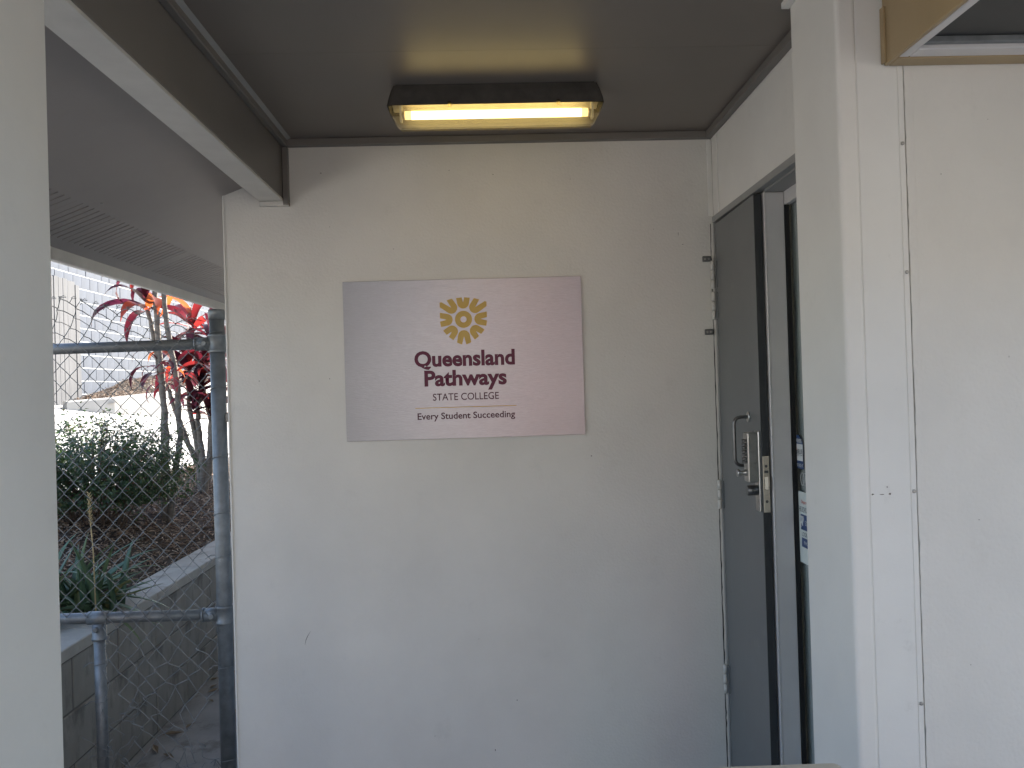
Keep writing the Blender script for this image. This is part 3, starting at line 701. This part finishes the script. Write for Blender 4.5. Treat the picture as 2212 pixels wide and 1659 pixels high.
# ================================================================== LOW RETAINING WALL AND CAP
rt = _th('retaining_wall', (-1.85, 4.5, -.25), 'low stained concrete block retaining wall with a flat cap along the garden bed', 'wall', None)
MB().box(-1.93, -1.7455, 1.4, 9.5, -.25, .433).build('mortar_core', 'mortar_dark', rt)
BH, BL = .218, .40
bme = {}
for c in range(3):
    z0 = -.222+c*BH
    for i in range(-5, 13):
        y0 = 3.3+i*BL+(BL/2 if c % 2 else 0)
        x = -1.7405+rnd.uniform(-.0025, .0015)
        v = rnd.randint(0, 2)
        if v not in bme: bme[v] = MB().box(-.16, 0, .003+.001*v, BL-.003, .003, BH-.004, .004).mesh('block', 'retaining')
        o = put('block', bme[v], rt); o.matrix_parent_inverse = Matrix(); o.location = Vector((x, y0, z0))-rt.location
cme = MB().box(-.20, .006, .003, .597, 0, .052, .004).mesh('cap_block', 'cap')
for i in range(-3, 9):
    o = put('cap_block', cme, rt); o.matrix_parent_inverse = Matrix()
    o.location = Vector((-1.74+rnd.uniform(-.002, .002), 3.52+i*.6, .4345+rnd.uniform(0, .002)))-rt.location

# ================================================================== GARDEN BED, DRIVE, FAR WALL
def ground_z(x, y):
    d = -1.95-x
    if d < 0: return .46
    if d < .5: z = .462+.27*(d/.5)**.9
    elif d < 1.05: z = .732+.07*(d-.5)/.55
    else: z = .80+.218*(d-1.05)
    return z
def terrain(name, xs, ys, m, dz=0, amp=0):
    mb = MB(); g = [[mb.bm.verts.new((x, y, ground_z(x, y)+dz+amp*noise.noise(Vector((x*4, y*4, 3))))) for y in ys] for x in xs]
    for i in range(len(xs)-1):
        for j in range(len(ys)-1):
            f = mb.bm.faces.new((g[i][j], g[i+1][j], g[i+1][j+1], g[i][j+1])); f.smooth = True
    return mb.build(name, m, kind='structure')
fr_ = lambda a, b, n: [a+(b-a)*i/n for i in range(n+1)]
terrain('garden_bed', fr_(-3.0, -1.925, 24), fr_(1.4, 12, 90), 'soil', 0, .02)
terrain('driveway', fr_(-9, -2.99, 12), fr_(-30, 40, 20), 'drive', -.012)
MB().box(-3.06, -2.99, 1.4, 12, .70, .822, .012, 2).build('bed_edging', 'concrete', label='pale concrete edging between mulch bed and driveway', category='edging')
# bark chips
def chips(name, n, pick, parent=None, lo=.012, hi=.05):
    mb = MB(); bmm = mb.bm
    for _ in range(n):
        x, y, z = pick()
        l, w, t = rnd.uniform(lo, hi), rnd.uniform(.004, .013), rnd.uniform(.002, .005)
        M = Matrix.Translation((x, y, z+rnd.uniform(.002, .018))) @ Matrix.Rotation(rnd.uniform(0, 6.28), 4, 'Z') @ Matrix.Rotation(rnd.gauss(0, .35), 4, 'Y') @ Matrix.Rotation(rnd.gauss(0, .4), 4, 'X')
        P = [M @ Vector(p) for p in ((-l/2, -w*.3, 0), (-l/2*.9, w*.4, t), (l/2, w*.5, 0), (l/2*.85, -w/2, t), (0, 0, t*1.8))]
        v = [bmm.verts.new(p) for p in P]
        for a, b_, c_ in ((0, 3, 4), (3, 2, 4), (2, 1, 4), (1, 0, 4)): bmm.faces.new((v[a], v[b_], v[c_]))
    me = bpy.data.meshes.new(name); bmm.to_mesh(me); bmm.free(); me.materials.append(MAT['chip'])
    return put(name, me, None, 'brown bark chips covering the garden bed' if name == 'bark_mulch' else 'sunlit bark chips banked along the tall block wall', 'mulch', None, 'stuff')
def pick_bed():
    y = 3.2+5.2*rnd.random()**1.25; x = -1.95-1.03*rnd.random()
    return x, y, ground_z(x, y)+.02*noise.noise(Vector((x*4, y*4, 3)))
chips('bark_mulch', 15000, pick_bed)

XB = -6.1
tw = _th('block_wall', (XB, 14, 1.3), 'tall blue-grey concrete block wall with sunlight coloured into its bed joints beyond the driveway', 'wall', None)
MB().box(XB-.3, XB-.012, 10.6, 24, .9, 4.4).build('mortar_core', 'mortar_dark', tw)
for c in range(15): MB().box(XB-.011, XB+.003, 10.6, 23.8, 1.1948+c*.1985, 1.2062+c*.1985).build('sunlit_joint', 'mortar_sunlit', tw)  # sunlight on the mortar ledges put in as pale strips
BMS = [MB().box(-.1, 0, .004, .2475, .012, .1985, .003).mesh('block', 'block_blue') for _ in range(1)]
far = MB(); cnt = 0
rows = list(range(0, 15)); blocks = []
for c in rows:
    z0 = 1.195+c*.1985
    for i in range(0, 53):
        y0 = 10.6+i*.2485+(.124 if c % 2 else 0)
        blocks.append((c, y0, z0, XB+rnd.uniform(-.003, .004)))
def seen(bk):
    _, y, z, _ = bk
    if y < 10.95 or z < 1.35: return 1e6
    if z > 1.48+(.515/1.51)*6.1+.1: return 1e6
    return y
blocks.sort(key=seen)
for q, (c, y0, z0, x) in enumerate(blocks):
    if q < 300:
        o = put('block', BMS[0], tw); o.matrix_parent_inverse = Matrix(); o.location = Vector((x, y0, z0))-tw.location
    else: far.box(x-.1, x, y0+.004, y0+.2475, z0+.012, z0+.1985)
far.build('distant_blocks', 'block_blue', tw, kind='stuff')
# weathered palings in front of the wall
pf = _th('paling_fence', (-6.1, 11.2, 1.4), 'weathered grey timber palings standing against the block wall', 'fence', None)
for k in range(13):
    y1 = 11.86-k*.115; h_ = 3.255+rnd.uniform(-.02, .02)-(.03 if k == 0 else 0)
    MB().box(-6.04+rnd.uniform(-.006, .004), -6.02+rnd.uniform(-.006, .006), y1-.11, y1, 1.3, h_, .002).build('paling', 'old_timber', pf)
MB().box(-6.085, -6.047, 10.4, 11.85, 2.9, 2.98).build('fence_rail', 'old_timber', pf)
# kerb wall with bark bank behind it
kb = MB(); path = [(-5.75, 10.9, 1.50), (-5.35, 11.4, 1.535), (-4.95, 12.2, 1.60), (-4.75, 13.2, 1.72), (-4.68, 14.6, 1.84), (-4.66, 18, 1.95)]
b = kb.bm; prev = None
for i, (x, y, zt) in enumerate(path):
    t = Vector(path[min(i+1, len(path)-1)])-Vector(path[max(i-1, 0)]); nrm = Vector((t.y, -t.x, 0)).normalized()
    pts_ = [Vector((x, y, .9))+nrm*.05, Vector((x, y, zt-.02))+nrm*.03, Vector((x, y, zt))+nrm*.01, Vector((x, y, zt))-nrm*.10, Vector((x, y, .9))-nrm*.12]
    vs_ = [b.verts.new(p) for p in pts_]
    if prev:
        for q in range(4): b.faces.new((prev[q], prev[q+1], vs_[q+1], vs_[q]))
    else: b.faces.new(vs_)
    prev = vs_
kb.build('kerb_wall', 'concrete', label='low curved concrete kerb holding back bark in front of the tall block wall', category='kerb')
def bank_z(x, y):
    t = min(1, max(0, (y-11.2)/3.0)); edge = -5.5+.85*t
    return (1.46+.30*t)+.16*max(0, min(1, (edge-x)/1.2))*min(1, max(.1, (y-11.0)/2.4))+.05*noise.noise(Vector((x*2, y*2, 9)))
mb = MB(); xs_ = fr_(-6.1, -4.72, 14); ys_ = fr_(11.3, 18, 40)
g = [[mb.bm.verts.new((max(x, XB) if True else x, y, bank_z(x, y)-.03)) for y in ys_] for x in [min(q, q) for q in xs_]]
for i in range(14):
    for j in range(40):
        xm = xs_[i]; kx = -5.4+.7*min(1, max(0, (ys_[j]-11.2)/3))
        if xm > kx: continue
        mb.bm.faces.new((g[i][j], g[i+1][j], g[i+1][j+1], g[i][j+1]))
mb.build('bark_bank', 'soil', kind='structure')
def pick_bank():
    y = 11.4+5.5*rnd.random(); kx = -5.4+.7*min(1, max(0, (y-11.2)/3)); x = -6.05+(kx+6.05)*rnd.random()
    return x, y, bank_z(x, y)-.02
chips('bark_chips', 3500, pick_bank, None, .04, .12)

# ================================================================== PLANTS
def strap(length, width, droop, twist, nseg=9, fold=.25, tipw=.04):
    """lance-shaped leaf growing along +Y from the origin, arching down, folded along its midrib"""
    mb = MB(); p = Vector((0, 0, 0)); a = 0; prev = None
    for i in range(nseg+1):
        t = i/nseg
        w = width*.5*(.22+.78*math.sin(math.pi*min(1, t*.92+.06))**.8) if t < .98 else width*tipw
        w *= (1 if t < .75 else max(.05, 1-((t-.75)/.25)**1.5))
        side = Vector((math.cos(twist*t), 0, math.sin(twist*t)))
        up = Vector((0, math.sin(-a), math.cos(a)))
        wob = .06*width*math.sin(t*9)
        L_ = mb.bm.verts.new(p-side*w+up*(fold*w+wob)); C_ = mb.bm.verts.new(p); R_ = mb.bm.verts.new(p+side*w+up*(fold*w-wob))
        if prev:
            for q in ((prev[0], prev[1], C_, L_), (prev[1], prev[2], R_, C_)):
                f = mb.bm.faces.new(q); f.smooth = True
        prev = (L_, C_, R_)
        a = -droop*(t**1.4)
        p = p+Vector((0, math.cos(a), math.sin(a)))*(length/nseg)
    me = bpy.data.meshes.new('leaf'); mb.bm.to_mesh(me); mb.bm.free(); me.materials.append(MAT['cordyline_leaf']); return me
LEAVES = [strap(.42, .07, 1.9, .5), strap(.46, .06, 2.4, -.6), strap(.36, .07, 1.3, .3), strap(.30, .075, .8, -.3), strap(.40, .05, 2.9, .8), strap(.34, .062, 1.7, -.9)]
def leaf_head(parent, top, n, scale=1.0, elev=(10, 80), kinds=None, az0=0, azr=360):
    for i in range(n):
        az = R(az0+ (i*137.5) % azr + rnd.uniform(-12, 12)); t = i/max(1, n-1)
        el = R(elev[0]+(elev[1]-elev[0])*t+rnd.uniform(-8, 8))
        me = LEAVES[rnd.choice(kinds) if kinds else rnd.randint(0, 5)]
        o = put('leaf', me, parent); o.matrix_parent_inverse = Matrix()
        o.location = Vector(top)+Vector((0, 0, .12*(t-.6)))*scale-parent.location
        o.rotation_euler = (Matrix.Rotation(az, 3, 'Z') @ Matrix.Rotation(el, 3, 'X') @ Matrix.Rotation(rnd.uniform(-.5, .5), 3, 'Y')).to_euler()
        s_ = scale*rnd.uniform(.8, 1.12); o.scale = (s_, s_, s_)
def stem(parent, pts, r0, r1):
    n = len(pts); fine = []; rad = []
    for i in range(n-1):
        for q in range(6):
            t = q/6; a = Vector(pts[i]).lerp(Vector(pts[i+1]), t); fine.append(a+Vector((rnd.gauss(0, .0025), rnd.gauss(0, .0025), 0)))
            g_ = (i+t)/(n-1); rad.append((r0+(r1-r0)*g_)*(1.07 if q % 2 else .95))
    fine.append(Vector(pts[-1])); rad.append(r1)
    MB().tube(fine, rad, 9).build('stem', 'bark', parent)
def sc(p, f): return (p[0]*f, p[1]*f, 1.48+(p[2]-1.48)*f)
# front cordyline: two tall stems and a thinner leaning one
f1 = 5.55/5.4
co = _th('cordyline', sc((-2.2, 5.4, .66), f1), 'tall red cordyline with two straight grey stems beside the clipped shrub', 'cordyline', 'cordylines in the garden bed')
stem(co, [sc(p, f1) for p in ((-2.217, 5.4, .60), (-2.185, 5.4, 1.17), (-2.204, 5.4, 1.607), (-2.225, 5.4, 1.994), (-2.24, 5.4, 2.36))], .023, .017)
stem(co, [sc(p, f1) for p in ((-2.186, 5.4, .60), (-2.15, 5.4, .85), (-2.092, 5.4, 1.23), (-2.106, 5.4, 1.604), (-2.164, 5.4, 1.992), (-2.18, 5.4, 2.36))], .023, .016)
stem(co, [sc(p, f1) for p in ((-2.235, 5.45, .62), (-2.24, 5.5, 1.45), (-2.258, 5.42, 1.902), (-2.288, 5.4, 2.085))], .018, .014)
leaf_head(co, sc((-2.291, 5.4, 2.14), f1), 12, .95, (8, 70), [1, 4, 0], 40)
leaf_head(co, sc((-2.24, 5.4, 2.40), f1), 20, 1.05, (5, 80))
leaf_head(co, sc((-2.18, 5.4, 2.42), f1), 20, 1.05, (5, 80))
leaf_head(co, sc((-2.12, 5.4, 1.66), f1), 9, .72, (0, 70), [1, 4, 0], 60)
leaf_head(co, sc((-2.22, 5.4, 1.70), f1), 7, .7, (-5, 50), [1, 4, 0], 30)
# rear clump with splayed stems and low heads
f2 = 6.6/6.3
def s6(p): return sc(p, f2)
co2 = _th('cordyline', s6((-2.28, 6.3, .73)), 'multi-stemmed red cordyline clump with low glowing leaf heads near the fence post', 'cordyline', 'cordylines in the garden bed')
base = (-2.28, 6.3, .66)
heads = [((-2.30, 6.3, .95), (-2.377, 6.3, 1.114), (-2.504, 6.3, 1.481), (-2.53, 6.3, 1.60)),
         ((-2.29, 6.32, .95), (-2.319, 6.3, 1.148), (-2.369, 6.3, 1.441), (-2.36, 6.3, 1.66)),
         ((-2.26, 6.28, .95), (-2.30, 6.3, 1.25), (-2.30, 6.3, 1.42), (-2.27, 6.3, 1.50)),
         ((-2.24, 6.3, .92), (-2.198, 6.3, 1.108), (-2.19, 6.3, 1.45), (-2.17, 6.35, 1.78)),
         ((-2.25, 6.4, .95), (-2.25, 6.45, 1.3), (-2.33, 6.45, 1.65), (-2.35, 6.4, 2.0))]
for hd in heads: stem(co2, [s6((base[0]+rnd.uniform(-.02, .02), base[1]+rnd.uniform(-.03, .03), base[2]))]+[s6(p) for p in hd], .030, .014)
leaf_head(co2, s6((-2.36, 6.3, 1.72)), 15, 1.0, (-10, 80), [0, 2, 3, 5])
leaf_head(co2, s6((-2.27, 6.3, 1.56)), 16, 1.0, (0, 85), [2, 3, 5])
leaf_head(co2, s6((-2.24, 6.3, 1.70)), 14, .95, (0, 80), [0, 2, 5])
leaf_head(co2, s6((-2.17, 6.35, 1.84)), 18, 1.0, (-10, 80), [0, 2, 3, 5])
leaf_head(co2, s6((-2.35, 6.4, 2.06)), 16, 1.0, (-15, 80), [0, 2, 3, 5])
leaf_head(co2, s6((-2.53, 6.3, 1.66)), 8, .75, (-10, 60), [1, 4])
leaf_head(co2, s6((-2.20, 6.3, 1.36)), 13, .85, (5, 80), [2, 3, 5])
leaf_head(co2, s6((-2.31, 6.25, 1.42)), 12, .8, (5, 80), [2, 3, 5])
# third plant behind
co3 = _th('cordyline', (-2.35, 7.6, .7), 'red cordyline with slender stems rising behind the clump under the eave', 'cordyline', 'cordylines in the garden bed')
stem(co3, [(-2.36, 7.6, .64), (-2.40, 7.6, 1.5), (-2.45, 7.62, 2.5)], .022, .016)
stem(co3, [(-2.33, 7.6, .64), (-2.30, 7.65, 1.5), (-2.28, 7.7, 2.35)], .022, .016)
leaf_head(co3, (-2.45, 7.62, 2.5), 14, 1.05, (-40, 75)); leaf_head(co3, (-2.28, 7.7, 2.38), 14, 1.05, (-40, 75))

# clipped shrub
SC = Vector((-2.47, 5.0, 1.03))
sh = _th('clipped_shrub', (-2.45, 5.0, .7), 'dense dark green shrub with small leaves behind the wire', 'shrub', None)
lm = MB(); bmm = lm.bm
def shape(d):   # radius of the crown along direction d
    n = noise.noise(d*1.9+Vector((3, 1, 4)))*.13+noise.noise(d*5+Vector((1, 7, 2)))*.09
    return 1+n
def leaf_at(p, nrm, s_):
    u = nrm.orthogonal().normalized(); u.rotate(Matrix.Rotation(rnd.uniform(0, 6.28), 3, nrm)); v = nrm.cross(u)
    q = [p-u*s_, p+v*s_*.42+nrm*s_*.14, p+u*s_, p-v*s_*.42+nrm*s_*.14]
    vv = [bmm.verts.new(c) for c in q]; bmm.faces.new((vv[0], vv[1], vv[2])); bmm.faces.new((vv[0], vv[2], vv[3]))
RAD = Vector((.62, .52, .37))
tw_ = MB()
for k in range(1050):      # twigs from the centre to the crown, leaves along their outer half
    d = Vector((rnd.gauss(0, 1), rnd.gauss(0, 1), rnd.gauss(0, 1))).normalized()
    if d.z < -.55: d.z = -d.z*.4; d.normalize()
    r_ = shape(d)*rnd.uniform(.78, 1.06)
    tip = SC+Vector((d.x*RAD.x*r_, d.y*RAD.y*r_, d.z*RAD.z*r_))
    if rnd.random() < .10 and d.z > .2: tip.z += rnd.uniform(.02, .12)
    root = SC+Vector((d.x*.12, d.y*.12, -.18+d.z*.06))
    if k % 9 == 0: tw_.tube([root, root.lerp(tip, .5)+Vector((0, 0, -.02)), tip], [.004, .003, .0012], 4)
    nl = rnd.randint(11, 17)
    for j in range(nl):
        t = 1-.62*(j/nl)**1.1
        p = root.lerp(tip, t)+Vector((rnd.gauss(0, .014), rnd.gauss(0, .014), rnd.gauss(0, .014)))
        nr = (d+Vector((rnd.gauss(0, .7), rnd.gauss(0, .7), rnd.gauss(.5, .7)))).normalized()
        leaf_at(p, nr, rnd.uniform(.011, .019))
for k in range(16):
    a = rnd.uniform(0, 6.28); r0 = rnd.uniform(.02, .14)
    p0 = Vector((-2.47+r0*math.cos(a), 5.0+r0*math.sin(a)*.8, .66)); p1 = Vector((-2.47+r0*3.2*math.cos(a), 5+r0*2.6*math.sin(a), 1.02))
    tw_.tube([p0, p0.lerp(p1, .5)+Vector((rnd.gauss(0, .02), 0, .03)), p1], [.008, .006, .004], 6)
# a straggling lower branch on the path side
for k in range(46):
    t = rnd.random(); p0 = Vector((-2.28, 4.95, .9)); p1 = Vector((-1.98, 5.05, 1.0))
    c = p0.lerp(p1, t)+Vector((rnd.gauss(0, .05), rnd.gauss(0, .06), rnd.gauss(0, .07)))
    for j in range(9): leaf_at(c+Vector((rnd.gauss(0, .02), rnd.gauss(0, .02), rnd.gauss(0, .02))), Vector((rnd.gauss(.4, .7), rnd.gauss(-.3, .7), rnd.gauss(.5, .7))).normalized(), rnd.uniform(.009, .015))
tw_.tube([(-2.42, 5, .72), (-2.22, 4.97, .86), (-2.0, 5.05, .99)], [.008, .006, .003], 6)
me = bpy.data.meshes.new('foliage'); bmm.to_mesh(me); bmm.free(); me.materials.append(MAT['shrub_leaf']); put('foliage', me, sh, kind='stuff')
tw_.build('branches', 'twig', sh)

# strap-leaved clump on the bed edge by the lower rail
al = _th('aloe_clump', (-1.97, 3.78, .5), 'spiky green aloe-like clump spilling over the retaining wall cap', 'aloe', None)
def blade(length, width, droop, nseg=8):
    mb = MB(); p = Vector((0, 0, 0)); a = 0; prev = None
    for i in range(nseg+1):
        t = i/nseg; w = width*.5*(1-t**1.6)+.0006; up = Vector((0, -math.sin(a), math.cos(a)))
        vs_ = [mb.bm.verts.new(p+Vector((s_*w, 0, 0))+up*h_) for s_, h_ in ((-1, w*.45), (-.1, -w*.25), (1, w*.45), (.1, w*.2))]
        if prev:
            for q in range(4):
                f = mb.bm.faces.new((prev[q], prev[(q+1) % 4], vs_[(q+1) % 4], vs_[q])); f.smooth = True
        prev = vs_; a = -droop*t; p = p+Vector((0, math.cos(a), math.sin(a)))*(length/nseg)
    mb.bm.faces.new(prev)
    me = bpy.data.meshes.new('leaf'); mb.bm.to_mesh(me); mb.bm.free(); me.materials.append(MAT['aloe_leaf']); return me
BL_ = [blade(.42, .048, .5), blade(.46, .04, 1.0), blade(.36, .052, .2), blade(.5, .032, 1.5)]
for i in range(84):
    az = R(i*137.5); t = (i % 16)/15; el = R(18+62*t+rnd.uniform(-8, 8))
    o = put('leaf', BL_[rnd.randint(0, 3)], al); o.matrix_parent_inverse = Matrix()
    o.location = Vector((rnd.gauss(-.03, .09), rnd.gauss(0, .07), -.01)); o.rotation_euler = (Matrix.Rotation(az, 3, 'Z') @ Matrix.Rotation(el, 3, 'X') @ Matrix.Rotation(rnd.uniform(-.4, .4), 3, 'Y')).to_euler()
    s_ = rnd.uniform(.7, 1.1); o.scale = (s_, s_, s_)
for az, el in ((-98, 12), (-82, 6), (-110, 4), (-70, 16)):
    o = put('leaf', BL_[1], al); o.matrix_parent_inverse = Matrix(); o.location = (.0, 0, .02)
    o.rotation_euler = (Matrix.Rotation(R(az), 3, 'Z') @ Matrix.Rotation(R(el), 3, 'X')).to_euler(); o.scale = (1, .95, 1)
# dry seed stalk
gs = _th('seed_stalk', (-1.79, 3.6, .5), 'single dry grass seed stalk standing by the aloe-like clump', 'grass stalk', None)
MB().tube([(-1.79, 3.6, .48), (-1.795, 3.6, .8), (-1.81, 3.6, 1.03)], [.0032, .0028, .002], 6).build('stalk', 'stalk_dry', gs)
sp = MB()
for i in range(34):
    z = .93+.14*i/34; a = i*2.4; c = Vector((-1.803-.03*(z-.93), 3.6, z)); e = c+Vector((math.cos(a)*.011, math.sin(a)*.011, .013))
    sp.tube([c, c.lerp(e, .5), e], [.001, .0028, .0004], 4)
sp.build('seed_head', 'stalk_dry', gs)

# leaf litter on the path
lit = []
for v in range(3):
    mb = MB(); l, w = .06+.015*v, .022
    a_ = [mb.bm.verts.new(p) for p in ((-l/2, 0, .004), (-l*.1, w/2, .012), (l/2, 0, .006), (0, -w/2, .01), (0, 0, .002))]
    for q in ((0, 4, 1), (1, 4, 2), (2, 4, 3), (3, 4, 0)): mb.bm.faces.new([a_[i] for i in q])
    lit.append(mb.mesh('dry_leaf', 'dry_leaf'))
for k in range(26):
    x, y = -1.72+abs(rnd.gauss(0, .16)), 3.5+rnd.random()*2.6
    if x > -1.05: continue
    o = put('dry_leaf', lit[k % 3], None, 'curled dry leaf lying on the path below the retaining wall', 'leaf', 'dry leaves on the path')
    o.location = (x, y, -.219); o.rotation_euler = (0, 0, rnd.uniform(0, 6.28)); s_ = rnd.uniform(.7, 1.5); o.scale = (s_, s_, s_)

# ================================================================== UNSEEN BUILDING ADDED BEHIND THE CAMERA FOR REFLECTION AND BOUNCE LIGHT
mat('brick_far', (.125, .125, .112), rough=.9, var=.2, vscale=5)
mat('reflect_pale', (.42, .42, .42), rough=.9, var=.1, vscale=3)
bb = _th('added_reflect_building', (0, -10, -.26), 'unseen two-storey grey brick block added behind the camera for reflection and bounce light', 'building', None)
MB().box(-14, 14, -14, -10, -.258, 6.4).build('wall', 'brick_far', bb)
MB().prism([(-9.3, 6.3), (-12, 7.6), (-14.7, 6.3)], 'x', -14.6, 14.6).build('roof', 'frame_grey', bb)
MB().box(-1.9, -.75, -9.998, -9.9, -.25, 6.2).build('reflect_panel_pale', 'reflect_pale', bb)  # pale strip added to give the sign a bright reflected band
mat('reflect_red', (.22, .10, .095), rough=.9, var=.2, vscale=5)
MB().box(.35, 1.5, -9.998, -9.85, -.25, 6.2).build('reflect_panel_pink', 'reflect_red', bb)  # red strip added to give the sign a pink reflected band
for x in (-9, -6, -3.0, 2.6, 6.4, 10.2):  # dark panes added to band the sign's reflection
    for zz in (0, 3.0):
        w_ = MB().box(x-.9, x+.9, -10.02, -9.96, .8+zz, 2.4+zz).build('window', 'seal_black', bb)
        MB().box(x-.98, x+.98, -9.999, -9.94, .72+zz, .799+zz).build('sill', 'beam_pale', w_)
